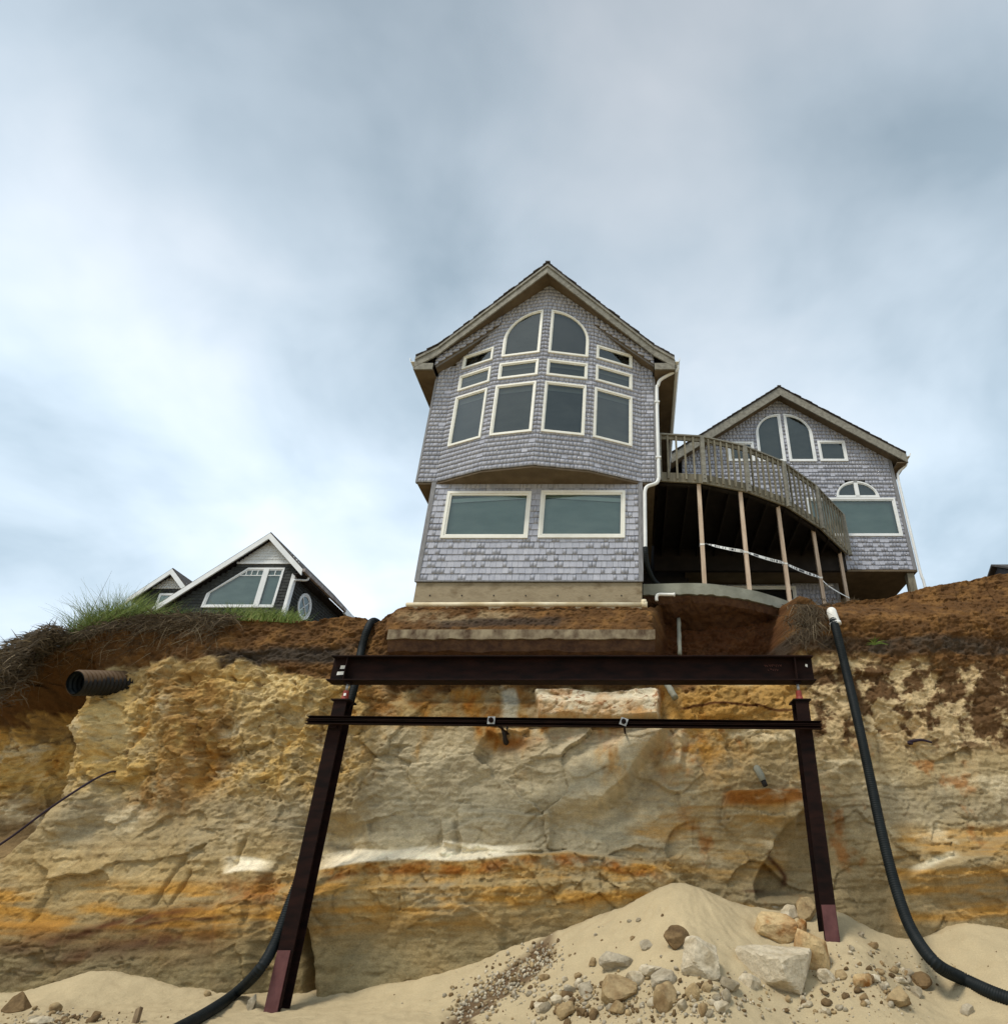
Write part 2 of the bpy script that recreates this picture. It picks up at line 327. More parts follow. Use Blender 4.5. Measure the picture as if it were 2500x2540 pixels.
def build_cliff():
    xs = np.concatenate([np.linspace(-90, -17, 50)[:-1], np.linspace(-17, -12, 120)[:-1], np.arange(-12, 8.0, 0.0195), np.linspace(8.0, 11, 60)[1:-1], np.linspace(11, 90, 60)])
    nZ = 400; t = np.linspace(0, 1, nZ); X = np.repeat(xs[None, :], nZ, 0)
    Zt = np.interp(xs, rimX, rimZ)+0.05*fbm(xs*1.3, xs*0, 4, 5); Dt = np.interp(xs, rimX, rimD)
    Zb = -0.5; Z = Zb+t[:, None]*(Zt[None, :]-Zb)
    u, v = proj(X, 12.0, Z)
    # --- warped coordinates for natural edges
    wu = u+26*fbm(X*1.1, Z*1.1, 4, 21); wv = v+15*fbm(X*0.9, Z*1.4, 4, 22)
    D = 12.10+0.03*Z+0.16*fbm(X*0.33, Z*0.4, 3, 1)
    D += 0.10*fbm(X*0.9, Z*0.9, 3, 41)
    left = 1-ss(820, 980, u); right = ss(1640, 1760, u); mid = (1-left)*(1-right)
    # hollow at far left, behind a spur
    us = pl(v, [(1600, 235), (1735, 190), (1800, 160), (1850, 155), (1965, 147), (2031, 95), (2116, 0), (2300, -160)])
    ww = wu-us
    D += 1.7*(1-ss(-60, 10, ww))*(1-ss(2050, 2250, v))
    D -= 0.30*np.exp(-((wu-us-60)/60)**2)*sbx(v, 1760, 2080, 60)
    # buttresses and gullies high on the left
    but = vn(X*1.25+0.3*Z, Z*0.22, 60); D -= 0.22*but*left*sbx(v, 1650, 1990, 60)
    D += 0.30*gs(wu, wv, 520, 1850, 55, 110)+0.18*gs(wu, wv, 720, 1760, 30, 90)
    D += 0.38*gs(wu, wv, 830, 2085, 55, 52)+0.22*gs(wu, wv, 760, 2070, 30, 40)
    # face slopes out towards the beach at lower left
    D -= 0.22*left*ss(1950, 2350, v)*(1-ss(520, 820, u)*0.5)
    D -= 0.10*left*ss(pl(u, [(0, 2290), (280, 2292), (420, 2268), (560, 2235), (760, 2200)])-4, pl(u, [(0, 2290), (280, 2292), (420, 2268), (560, 2235), (760, 2200)])+8, wv)
    # sharp vertical notch behind the left column
    D += 0.35*sbx(wu, 775, 800, 8)*sbx(v, 2180, 2500, 20)
    D -= 0.10*sbx(wu, 805, 1250, 10)*ss(2170, 2200, v)
    # concrete ledges: footing region
    foot = sbx(u, 955, 1628, 10)
    shelf = 11.76+(np.clip(Z, 5.97, 6.72)-5.97)/0.75*0.47
    D = D*(1-foot*ss(5.84, 5.90, Z))+shelf*foot*ss(5.84, 5.90, Z)
    uc = foot*sbx(Z, 4.75, 5.84, 0.10); D = D*(1-uc)+(12.48)*uc
    # chalky block and bulge under it
    blk = sbx(wu, 1332, 1634, 7)*sbx(wv, 1702, 1781, 7); D -= 0.42*blk
    D += 0.16*sbx(wu, 1210, 1640, 20)*sbx(wv, 1783, 1797, 5)
    rb_ = u-1640+(v-1820)*0.80+18*fbm(X*1.5, Z*1.5, 3, 23); D -= 0.50*np.exp(-(np.minimum(rb_, 0)/190)**2)*(1-ss(-8, 26, rb_))*sbx(v, 1800, 2010, 40)
    D += 0.14*np.exp(-((rb_-40)/34)**2)*sbx(v, 1830, 2050, 40)
    D -= 0.20*sbx(wu, 1636, 1690, 10)*sbx(v, 1815, 1905, 14)
    D -= 0.13*sbx(wu, 1130, 1356, 5)*sbx(wv, 2012, 2112, 5)
    D -= 0.16*sbx(wu, 1085, 1118, 5)*sbx(wv, 2030, 2120, 8)
    D += 0.10*gs(wu, wv, 1235, 1850, 40, 22)
    # diagonal ribs down the centre
    dg = (u-1500)*0.72+(v-1850)*0.7
    D -= 0.02*vn(dg*0.02, (u-v)*0.004, 71)*mid*sbx(v, 1800, 2060, 50)
    # hollow under the patio slab
    hs = sbx(wu, 1645, 1965, 30)*(1-ss(1640, 1700, wv)); D = D*(1-hs)+(13.55-0.3*ss(1560, 1650, v)+0.22*fbm(X*1.4, Z*1.8, 4, 24))*hs
    D -= 0.05*right*(1-hs)
    # right: mottled zone, overhanging crust, ledges, scoop
    l3 = pl(u, [(1760, 1975), (1800, 1958), (1900, 1955), (1985, 1972), (2010, 1990)]); D -= 0.26*sbx(wu, 1800, 1995, 6)*ss(l3-3, l3+4, wv)*(1-ss(2010, 2085, v))
    l4 = pl(u, [(2190, 2225), (2250, 2172), (2340, 2136), (2430, 2120), (2500, 2080), (2700, 2050)]); D -= 0.34*ss(2195, 2225, wu)*ss(l4-14, l4+4, wv)*(1-ss(2280, 2420, v)*0.6)
    ub = np.interp(v, [1985, 2010, 2060, 2120, 2195], [2010, 1992, 1947, 1906, 1876])
    D += 0.52*ss(ub-5, ub+9, wu)*(1-ss(1985, 2125, u))*sbx(v, 2000, 2225, 16)
    D -= 0.25*gs(u, v, 2320, 2140, 170, 70)
    # rock ledge with blown sand on it
    l1 = pl(u, LEDGE); sand_top = sbx(u, 800, 1290, 60)*1.0+sbx(u, 560, 655, 25)
    wl = v+9*fbm(X*1.6, Z*0.3, 4, 31)
    D -= sbx(u, 690, 1740, 30)*(0.34*(1-sand_top)*ss(l1-8, l1+2, wl)+0.36*sand_top*ss(l1-34, l1+1, v))*(1-0.45*ss(2230, 2330, v))
    D -= sbx(u, 555, 660, 20)*0.22*ss(l1-28, l1+2, v)
    l2 = l1+62+10*fbm(X*0.8, X*0, 3, 32); D -= 0.10*sbx(u, 790, 1560, 20)*ss(l2-4, l2+4, wl)
    # --- top soil leans back to the rim
    h = np.interp(u[-1], [0, 300, 900, 950, 985, 1600, 1640, 1990, 2100, 2500], [1.0, 0.9, 0.75, 0.6, 0.15, 0.15, 0.5, 0.5, 0.9, 1.3])
    wt = np.clip(1-(Zt[None, :]-Z)/h[None, :], 0, 1); wt = wt*wt*(3-2*wt)
    D = D*(1-wt)+Dt[None, :]*wt
    soil_l = pl(u, [(-100, 1750), (0, 1730), (150, 1700), (300, 1640), (430, 1625), (560, 1634), (650, 1640), (760, 1680), (900, 1690), (1640, 1695), (1800, 1695), (1990, 1618), (2100, 1618), (2300, 1630), (2500, 1665), (2700, 1680)])
    soil = 1-ss(soil_l-10, soil_l+10, v+48*fbm(X*1.5, Z*1.8, 5, 91, 0.6))
    # --- relief: fractured facets, bedding, grain
    near = sbx(u, -150, 2650, 150)
    f1, f2, dx, dz, r1, r2, r3 = cells(X*1.7+0.35*fbm(X*1.5, Z*1.5, 3, 81), Z*2.3+0.35*fbm(X*1.5, Z*1.5, 3, 82), 101)
    fac1 = (r1-0.5)*0.08+((r2-0.5)*dx+(r3-0.5)*dz)*0.22
    g1, g2, ex, ez, q1, q2, q3 = cells(X*5.2+0.5*fbm(X*4, Z*4, 3, 83), Z*8.0+0.5*fbm(X*4, Z*4, 3, 84), 131)
    fac2 = (q1-0.5)*0.05+((q2-0.5)*ex+(q3-0.5)*ez)*0.11
    c1_, c2_, cx_, cz_, t1, t2, t3 = cells(X*13+0.6*fbm(X*6, Z*6, 3, 87), Z*20+0.6*fbm(X*6, Z*6, 3, 88), 171)
    fac2 = fac2+(t1-0.5)*0.026+((t2-0.5)*cx_+(t3-0.5)*cz_)*0.045
    b1_, b2_, bx_, bz_, v1, v2, v3 = cells(X*3.2+0.5*fbm(X*2, Z*3, 3, 89), Z*13+0.5*fbm(X*2, Z*3, 3, 90), 191)
    chip = ((v1-0.5)*0.035+((v2-0.5)*bx_+(v3-0.5)*bz_)*0.055)*(0.15+0.85*ss(0.0, 0.4, vn(X*0.8, Z*1.1, 64)))
    rough_a = 0.32+0.85*left*sbx(v, 1640, 1980, 60)+0.45*right*sbx(v, 1620, 1860, 60)+0.55*sbx(u, 700, 1760, 40)*sbx(wv, 2125, 2225, 20)-0.18*ss(2240, 2300, v)
    ul_ = left*sbx(v, 1640, 1980, 60)
    D += (fac1*rough_a+fac2*rough_a+chip*(1-ul_)*(0.5+0.5*ss(1800, 1900, v))+soil*(0.55*fac1+0.9*fac2))*(1-0.5*soil)*(1-foot*ss(5.84, 5.9, Z))
    zz = Z+0.07*fbm(X*0.45, Z*0.45, 3, 51)+0.03*np.sin(X*0.5)
    bed = fbm(X*0.7, zz*7.5, 5, 52, 0.55); saw = (zz*5.5+0.9*fbm(X*0.8, zz*1.5, 3, 53)) % 1.0
    bm_ = (0.35+0.65*ss(1900, 2080, v)+0.5*right*ss(1850, 1950, v))*(1-soil)
    D += bm_*(0.026*bed+0.026*(saw-0.5)*ss(0.0, 0.5, vn(X*0.5, Z*0.8, 54))*(0.3+0.7*right+0.4*mid*ss(2130, 2200, v)))
    D += 0.028*fbm(X*6, Z*7, 5, 55, 0.6)+soil*0.10*fbm(X*3.0, Z*4.5, 6, 56, 0.66)+soil*0.05*np.abs(vn(X*8, Z*11, 57))
    h1, h2, kx_, kz_, w1, w2, w3 = cells(X*0.9+Z*0.35+0.3*fbm(X, Z, 3, 85), Z*1.25-X*0.3+0.3*fbm(X, Z, 3, 86), 151)
    D += ((w1-0.5)*0.13+((w2-0.5)*kx_+(w3-0.5)*kz_)*0.36)*(1-soil)*(0.6+0.4*mid*sbx(v, 1790, 2110, 40))*(1-0.6*ss(2240, 2310, v))
    crk2 = (1-ss(0.0, 0.045, h2-h1))*ss(-0.1, 0.35, vn(X*0.6, Z*0.6, 66)); crk3 = (1-ss(0.0, 0.06, f2-f1))*ss(0.0, 0.4, vn(X*0.7, Z*0.7, 67))
    D += 0.016*crk2*(1-soil)*(1-foot*ss(5.84, 5.9, Z))
    D += 0.03*vn((X*0.8+Z)*3.2, (X-Z)*0.7, 58)*mid*sbx(v, 1800, 2080, 50)
    # run-off grooves on the left lower slope
    D += 0.035*left*sbx(v, 1960, 2260, 60)*ss(0.15, 0.7, vn(X*4.5+Z*2.2, Z*0.35, 63))
    D += 0.09*(gs(u+0.45*(v-2200), 0, 405, 0, 5, 1)*sbx(v, 2130, 2250, 12)+gs(u+0.45*(v-2200), 0, 445, 0, 4, 1)*sbx(v, 2160, 2250, 12)+gs(u+0.4*(v-2100), 0, 590, 0, 5, 1)*sbx(v, 2080, 2160, 12))
    # --- colour of the rock, with shade painted into two hollows
    def C(*c): return np.array(c)[None, None, :]
    def mixc(a, b, m): return a+(b-a)*np.clip(m, 0, 1)[..., None]
    n_a = fbm(X*0.8, Z*1.2, 5, 201); n_b = fbm(X*2.4, Z*3.0, 5, 202, 0.6); n_c = fbm(X*0.5, zz*5, 5, 203, 0.6); n_d = fbm(X*5, Z*6, 4, 204, 0.6)
    col = np.broadcast_to(C(0.40, 0.292, 0.140), X.shape+(3,)).copy()
    col = mixc(col, C(0.335, 0.268, 0.158), ss(-0.1, 0.4, n_a)*0.8)
    col = mixc(col, C(0.47, 0.37, 0.205), ss(0.05, 0.5, n_b)*0.6)
    col = mixc(col, C(0.29, 0.19, 0.08), ss(0.1, 0.55, n_c)*0.6)
    col = mixc(col, C(0.315, 0.265, 0.172), sbx(wv, 1850, 2110, 60)*(0.35+0.4*mid)*ss(-0.5, 0.3, n_b+0.4))
    col = mixc(col, C(0.435, 0.36, 0.225), mid*sbx(wv, 1795, 2115, 30)*ss(-0.5, 0.3, n_a+0.3)*0.75)
    col = mixc(col, C(0.275, 0.20, 0.095), left*ss(2190, 2290, wv)*0.75)
    col = mixc(col, C(0.29, 0.215, 0.105), mid*ss(2225, 2290, wv)*0.75)
    col = mixc(col, C(0.28, 0.22, 0.125), right*ss(1980, 2200, wv)*0.6)
    col = mixc(col, C(0.20, 0.13, 0.06), (1-ss(-40, 10, ww))*(1-ss(2060, 2200, v))*0.75)  # browner rock in the left hollow, partly painted-in shade
    # golden blocky stone upper left
    ul = left*sbx(wv, 1640, 1960, 40); col = mixc(col, C(0.49, 0.33, 0.12), ul*ss(-0.35, 0.3, n_a+n_d*0.5)*0.9)
    col = mixc(col, C(0.60, 0.48, 0.26), gs(wu, wv, 680, 1690, 110, 60)*ss(-0.2, 0.4, n_d)*0.9+gs(wu, wv, 270, 1790, 60, 60)*0.5)
    col = mixc(col, C(0.24, 0.135, 0.048), gs(wu, wv, 500, 1850, 70, 110)*ss(-0.3, 0.3, n_b)*0.9)
    col = mixc(col, C(0.20, 0.12, 0.05), gs(wu, wv, 800, 1830, 50, 60)*ss(-0.2, 0.3, n_b)*0.7)
    # rust and orange
    ru = C(0.30, 0.125, 0.028); orr = C(0.44, 0.245, 0.058); dr = C(0.105, 0.040, 0.016)
    col = mixc(col, orr, gs(wu, wv, 1740, 1840, 120, 75)*ss(-0.4, 0.3, n_b)*0.95)
    col = mixc(col, ru, gs(wu, wv, 1690, 1860, 60, 60)*ss(-0.2, 0.35, n_d)*0.9)
    col = mixc(col, ru, gs(wu, wv, 1250, 1838, 60, 20)*0.85+gs(wu, wv, 1430, 1830, 120, 9)*0.6*ss(-0.2, 0.3, n_d))
    col = mixc(col, orr, sbx(u, 840, 1330, 60)*sbx(wv, 1690, 1790, 16)*ss(-0.2, 0.5, n_b)*0.8)
    col = mixc(col, C(0.26, 0.135, 0.045), sbx(u, 870, 1330, 40)*sbx(wv, 1660, 1790, 22)*ss(-0.35, 0.3, n_b)*0.8)
    sw = np.abs(u-np.interp(v, [1640, 1760, 1900, 2050], [430, 470, 440, 330])); col = mixc(col, C(0.27, 0.155, 0.055), (1-ss(50, 120, sw+40*n_b))*sbx(v, 1645, 2020, 40)*ss(-0.5, 0.2, n_d)*0.75)
    below = ss(l1-4, l1+6, wl)*sbx(u, 690, 1900, 40)*(1-ss(l1+110, l1+190, wv))
    col = mixc(col, orr, below*ss(-0.3, 0.35, n_c+0.5*n_b)*0.8)
    col = mixc(col, ru, sbx(u, 800, 1640, 40)*sbx(wl, l1+6, l1+34, 7)*ss(-0.25, 0.35, n_b)*0.85)
    col = mixc(col, ru, sbx(wu, 560, 750, 80)*sbx(wv, 2172, 2245, 14)*ss(-0.4, 0.2, n_b)*0.75)
    col = mixc(col, orr, sbx(u, -100, 745, 40)*sbx(wv, 2190, 2330, 30)*ss(-0.2, 0.35, n_c+0.8*n_a)*0.85)
    col = mixc(col, C(0.17, 0.075, 0.022), sbx(u, -100, 620, 60)*sbx(wv, 2300, 2440, 30)*ss(-0.25, 0.4, n_a+n_c*0.6)*0.7)
    for pts, w, k in (([(-60, 2440), (60, 2420), (160, 2378), (240, 2362), (330, 2350), (440, 2335), (560, 2318)], 24, 1.0), ([(-60, 2350), (60, 2352), (150, 2345), (280, 2295), (420, 2268), (560, 2245)], 14, 0.9), ([(330, 2310), (400, 2290), (560, 2270), (660, 2262)], 5, 0.8)):
        cl = pl(u, pts); col = mixc(col, dr, np.exp(-((v+14*fbm(X*1.2, Z*1.2, 3, 207)-cl)/w)**2)*k*sbx(wu, pts[0][0], pts[-1][0]-60, 100)*ss(-0.6, 0.1, n_b+n_d*0.5))
    col = mixc(col, ru, sbx(u, 1800, 1990, 12)*sbx(wv, 1958, 1998, 8)*0.9)
    col = mixc(col, orr, sbx(u, 1560, 1960, 30)*sbx(wv, 1990, 2180, 50)*ss(-0.2, 0.4, n_c)*0.7)
    col = mixc(col, orr, ss(2200, 2240, wu)*sbx(wv, 2060, 2290, 26)*ss(-0.3, 0.4, n_c)*0.85)
    col = mixc(col, dr, np.exp(-((u-(1925+0.42*(v-2110)+12*np.sin(v*0.05)))/7)**2)*sbx(v, 2110, 2200, 10)*0.85+gs(u, v, 1880, 2211, 32, 4)*0.8)
    st1 = fbm(X*1.1, Z*0.55, 5, 221, 0.62); st2 = fbm(X*0.7, Z*1.6, 5, 222, 0.62)
    col = mixc(col, C(0.56, 0.46, 0.285), ss(0.05, 0.4, st2)*sbx(wv, 1700, 2160, 60)*0.75)
    col = mixc(col, orr, ss(0.12, 0.42, st1)*(1-ss(1880, 2000, wv))*0.7); col = mixc(col, ru, ss(0.26, 0.5, st1)*(1-ss(1860, 1960, wv))*0.8)
    col = mixc(col, ru, ss(0.2, 0.45, fbm(X*1.3, Z*1.3, 5, 223, 0.6))*right*0.65)
    # grey green foot of the cliff
    col = mixc(col, C(0.245, 0.205, 0.115), ss(2290, 2400, v)*ss(-0.4, 0.3, n_a+0.2)*0.65)
    # pale chalky block
    col = mixc(col, C(0.66, 0.57, 0.39), blk*0.95); vein = np.abs(fbm(X*1.6, Z*2.4, 4, 209))
    col = mixc(col, C(0.40, 0.20, 0.06), blk*ss(-0.2, 0.4, n_b)*0.55); col = mixc(col, C(0.27, 0.11, 0.035), blk*(1-ss(0.008, 0.035, vein))*0.75); col = mixc(col, C(0.42, 0.24, 0.085), blk*ss(1735, 1775, wv)*ss(-0.3, 0.2, n_d)*0.7)
    col = mixc(col, C(0.52, 0.47, 0.34), sbx(wu, 1230, 1275, 8)*sbx(wv, 1690, 1785, 10)*0.8)
    col = mixc(col, C(0.56, 0.49, 0.34), gs(wu, wv, 1500, 1835, 110, 30)*0.6)
    # blown sand lying on ledges
    col = mixc(col, C(0.70, 0.60, 0.41), np.clip(sand_top, 0, 1)*sbx(v, l1-38+10*np.sin(u*0.021), l1-1, 4)*0.97)
    col = mixc(col, C(0.62, 0.53, 0.35), sbx(u, 2260, 2360, 20)*sbx(v, l4-20, l4-4, 5)*0.8)
    # mottled crust at right
    mot = right*sbx(wv, 1625, 1850, 30)*ss(1960, 2050, wu); mt = fbm(X*2.2, Z*2.8, 5, 211, 0.62)
    col = mixc(col, C(0.50, 0.38, 0.21), mot*0.8); col = mixc(col, C(0.14, 0.08, 0.036), mot*ss(-0.12, 0.06, mt+0.25*ss(2350, 2500, u)-0.2*ss(1700, 1850, v))*0.95)
    col = mixc(col, orr, sbx(u, 1650, 2010, 20)*sbx(wv, 1690, 1790, 12)*0.55)
    crk = np.abs(v-(1748+8*np.sin(u*0.02)+6*fbm(X*2, X*0, 3, 213))); col = mixc(col, dr, sbx(u, 1690, 2000, 10)*(1-ss(1.5, 5, crk))*0.9)
    # soil
    so = np.broadcast_to(C(0.112, 0.056, 0.021), X.shape+(3,)).copy()
    so = mixc(so, C(0.215, 0.11, 0.036), ss(-0.15, 0.4, n_b)*0.8); so = mixc(so, C(0.058, 0.033, 0.016), ss(0.0, 0.5, n_d)*0.7)
    so = mixc(so, C(0.085, 0.032, 0.014), hs*0.8)  # red-brown soil, darkened to paint the shade under the slab
    so = mixc(so, C(0.28, 0.21, 0.12), sbx(u, 990, 1290, 60)*sbx(wv, 1512, 1545, 10)*ss(-0.3, 0.2, n_b)*0.8)
    so = mixc(so, C(0.045, 0.034, 0.026), sbx(u, 1080, 1400, 40)*sbx(wv, 1535, 1562, 6)*0.8)
    dk = sbx(u, 500, 860, 50)*sbx(wv+0.05*(u-600), 1598, 1640, 10)+ss(1690, 1900, u)*sbx(wv-0.02*(u-2000), 1565, 1606, 8)*(0.5+0.5*ss(-0.2, 0.2, n_b))
    so = mixc(so, C(0.052, 0.042, 0.032), dk*0.9)
    so = mixc(so, C(0.045, 0.028, 0.015), (1-ss(100, 330, u))*0.6*ss(-0.4, 0.3, n_b))
    col = mixc(col, so, soil)
    rk = np.array([0.36, 0.275, 0.15]); col = mixc(rk*(np.maximum(col, 1e-3)/rk)**1.35*0.96, col, soil)
    lam = fbm(X*0.7, zz*26, 3, 217, 0.6); spk = fbm(X*11, Z*13, 3, 218, 0.6)
    col *= (1+0.20*n_d+0.12*n_b+0.16*lam*(1-soil)+0.22*spk)[..., None]
    pit = ss(0.30, 0.48, fbm(X*3.4, Z*4.2, 4, 219, 0.6)); col = mixc(col, C(0.20, 0.115, 0.045), pit*(1-soil)*(0.25+0.6*ul+0.3*mot)); D += 0.05*pit*(1-soil)*(0.3+0.7*ul)
    # --- plateau behind the rim
    back = np.array([0.12, 0.35, 0.8, 1.6, 3.2, 6.5, 13, 28, 60, 140, 400]); rows = [np.stack([X, D, Z], -1)]; cols = [col]
    endD = D[-1]; zf = np.interp(xs, [-90, -12, -5, 0.3, 0.6, 4.2, 8, 14, 90], [6.4, 6.5, 6.7, 6.75, 7.06, 7.1, 7.5, 7.6, 7.6])
    for b in back:
        k = min(1, b/3.0); zz_ = Z[-1]*(1-k)+zf*k-0.02*min(b, 1)+0.03*fbm(xs*0.8, xs*0+b, 3, 77)*min(1, b)
        rows.append(np.stack([xs, endD+b, zz_], -1)[None]); cols.append(np.broadcast_to(np.array([0.16, 0.11, 0.06]), (1, len(xs), 3)))
    rows[0] = np.stack([X, D, Z], -1)
    V = np.concatenate(rows, 0); Cc = np.concatenate(cols, 0); m, n = V.shape[:2]
    idx = np.arange(m*n).reshape(m, n)
    Q = np.stack([idx[:-1, :-1], idx[:-1, 1:], idx[1:, 1:], idx[1:, :-1]], -1).reshape(-1, 4)
    o = np_mesh('cliff', V.reshape(-1, 3), Q, M_CLIFF, tint=np.clip(Cc, 0.005, 0.9).reshape(-1, 3), smooth=False); o['kind'] = 'structure'
    return xs, Z, D
CX, CZ, CD = build_cliff()
def cliff_d(x, z):
    i = int(np.clip(np.searchsorted(CX, x), 1, len(CX)-1)); col = CZ[:, i]; return float(np.interp(z, col, CD[:, i]))
def on_cliff(u, v):
    """where the line of sight through a point of the photo meets the cliff face"""
    d = 12.0
    for _ in range(25):
        p = at(u, v, d); d += 0.6*(cliff_d(p.x, p.z)-d)
    return at(u, v, d)

# ------------------------------------------------------------------ the beach and the slumped sand
CONT = [(-300, 2500), (0, 2492), (60, 2470), (220, 2412), (300, 2425), (400, 2462), (560, 2482), (640, 2492), (780, 2490), (900, 2466), (1000, 2446), (1100, 2420), (1230, 2376), (1370, 2322), (1480, 2280), (1570, 2245),
        (1640, 2202), (1680, 2188), (1740, 2206), (1830, 2250), (1900, 2270), (1980, 2268), (2070, 2258), (2130, 2290), (2200, 2335), (2270, 2345), (2320, 2325), (2390, 2292), (2440, 2298), (2500, 2312), (2700, 2360), (3000, 2420)]
conX = np.array([at(a, b, 11.5).x for a, b in CONT]); conZ = np.array([at(a, b, 11.5).z for a, b in CONT])
_cx = np.linspace(-13, 12, 1000); _cz = np.interp(_cx, conX, conZ); _k = np.exp(-(np.arange(-24, 25)/11.0)**2); _cz = np.convolve(np.pad(_cz, 24, 'edge'), _k/_k.sum(), 'valid')
def ground(X, Y):
    X = np.asarray(X, float); Y = np.asarray(Y, float)
    base = np.where(Y > 6, 0.10+0.02*(Y-8), 0.06+(Y-6)*0.012); base = np.maximum(base, -1.5)
    h = np.maximum(np.interp(X, _cx, _cz), 0.1)
    w = 0.12*fbm(X*0.7, Y*0.7, 3, 301)
    dist = np.maximum(11.55+w-Y, -0.05)
    slope = 0.50+0.05*vn(X*0.8, Y*0.3, 302)
    cone = h-slope*dist-0.10*np.clip(dist, 0, 1)*ss(0.7, 1.6, h)*0
    k = 0.10; z = base+k*np.logaddexp(0, (cone-base)/k)
    ang = np.arctan2(X-0.69, 12.3-Y); rr = np.hypot(X-0.69, 12.3-Y)
    up = ss(0.05, 0.4, cone-base)
    z = z+up*0.055*fbm(ang*6.5+0.5*fbm(X*1.3, Y*1.3, 3, 9), rr*1.1, 5, 303, 0.62)*ss(0.3, 1.4, rr)+up*0.03*fbm(X*2.2, Y*2.2, 4, 307, 0.6)+0.03*fbm(X*0.9, Y*0.9, 3, 304)+0.016*fbm(X*5, Y*5, 5, 305, 0.6)
    z = z+(1-up)*0.045*fbm(X*2.6, Y*2.6, 5, 306, 0.62)
    return z
GRID = {}
def gz(x, y):
    """height of the finished sand sheet"""
    xs, ys, Z = GRID['g']; i = np.clip(np.searchsorted(xs, x)-1, 0, len(xs)-2); j = np.clip(np.searchsorted(ys, y)-1, 0, len(ys)-2)
    a = np.clip((x-xs[i])/(xs[i+1]-xs[i]), 0, 1); b = np.clip((y-ys[j])/(ys[j+1]-ys[j]), 0, 1)
    return (Z[j, i]*(1-a)+Z[j, i+1]*a)*(1-b)+(Z[j+1, i]*(1-a)+Z[j+1, i+1]*a)*b
def hit(u, v):
    r = ray(u, v); y0 = 5.0
    ys = np.linspace(6.5, 12.2, 150); g = gz(ys*r[0]/r[1], ys); zr = EYE+ys*r[2]/r[1]
    i = np.argmax(zr <= g)
    if zr[i] > g[i]: i = len(ys)-1
    if i > 0:
        a, b = zr[i-1]-g[i-1], zr[i]-g[i]; t = a/(a-b) if a > b else 1.0; Y = ys[i-1]+(ys[i]-ys[i-1])*min(1, t); G = g[i-1]+(g[i]-g[i-1])*min(1, t)
    else: Y, G = ys[i], g[i]
    return Vector((Y*r[0]/r[1], Y, float(G)))
def build_beach():
    xs = np.concatenate([np.linspace(-400, -12, 40)[:-1], np.arange(-12, 8.2, 0.026), np.linspace(8.2, 400, 40)[1:]])
    ys = np.concatenate([np.linspace(-600, 5, 40)[:-1], np.linspace(5, 8, 40)[:-1], np.arange(8, 12.9, 0.026)])
    X, Y = np.meshgrid(xs, ys); Z = ground(X, Y); far = ss(5, -60, -0)*0
    col = np.broadcast_to(np.array([0.46, 0.372, 0.225]), X.shape+(3,)).copy()
    n = fbm(X*0.8, Y*0.8, 4, 311); n2 = fbm(X*4, Y*4, 4, 312)
    col *= (1+0.10*n+0.10*n2)[..., None]
    u, v = proj(X, Y, Z)
    # dark soil under the gravel streak on the left flank of the heap
    ln = np.abs((v-2440)+(u-1250)*0.80); st = (1-ss(24, 44, ln+26*fbm(X*2, Y*2, 3, 313)))*sbx(u, 1110, 1370, 20)
    col = col+(np.array([0.12, 0.075, 0.04])-col)*(st*ss(-0.45, 0.0, n2+0.1))[..., None]; Z = Z-0.03*st
    # greyer rubble sand around the boulders and at the left
    rb = np.clip(gs(u, v, 1560, 2500, 260, 55)+gs(u, v, 2200, 2450, 200, 90)+gs(u, v, 150, 2540, 150, 40), 0, 1)
    col = col+(np.array([0.38, 0.305, 0.185])-col)*(rb*0.6)[..., None]
    Z = Z+rb*0.02*np.abs(vn(X*7, Y*7, 314))
    GRID['g'] = (xs, ys, Z)
    m, k = X.shape; idx = np.arange(m*k).reshape(m, k)
    Q = np.stack([idx[:-1, :-1], idx[:-1, 1:], idx[1:, 1:], idx[1:, :-1]], -1).reshape(-1, 4)
    o = np_mesh('beach_sand', np.stack([X, Y, Z], -1).reshape(-1, 3), Q, M_SAND, tint=np.clip(col, 0.01, 0.9).reshape(-1, 3)); o['kind'] = 'structure'
build_beach()

# ------------------------------------------------------------------ shingled walls and windows
class Facet:
    """a vertical wall plane from plan point p to q (left to right as seen); s runs along it, d points out"""
    def __init__(s, p, q):
        s.p = Vector((p[0], p[1], 0)); q = Vector((q[0], q[1], 0)); s.L = (q-s.p).length; s.t = (q-s.p)/s.L; s.n = Vector((s.t.y, -s.t.x, 0))
    def w(s, a, z, d=0.0):
        v = s.p+s.t*a+s.n*d; return Vector((v.x, v.y, z))
def span(poly, z):
    xs = []
    for (a, b), (c, d) in zip(poly, poly[1:]+poly[:1]):
        if (b-z)*(d-z) < 0 or (b == z and d != z): xs.append(a+(c-a)*(z-b)/(d-b))
    return (min(xs), max(xs)) if len(xs) >= 2 else None
def rect_hole(s0, s1, z0, z1):
    f = lambda a, b: (s0, s1) if b > z0+0.005 and a < z1-0.005 else None
    f.rect = (s0, s1, z0, z1); return f
def arch_hole(s0, s1, z0, zs, side):
    """quarter ('L' bulges left, 'R' bulges right) or 'H' half-round top, straight below zs"""
    rad = (s1-s0) if side != 'H' else (s1-s0)/2
    def f(a, b):
        if b < z0+0.005 or a > zs+rad-0.01: return None
        k = math.sqrt(max(0, 1-(max(0, a-zs)/rad)**2))*rad
        if side == 'L': return (s1-k, s1)
        if side == 'R': return (s0, s0+k)
        c = (s0+s1)/2; return (c-k, c+k)
    return f
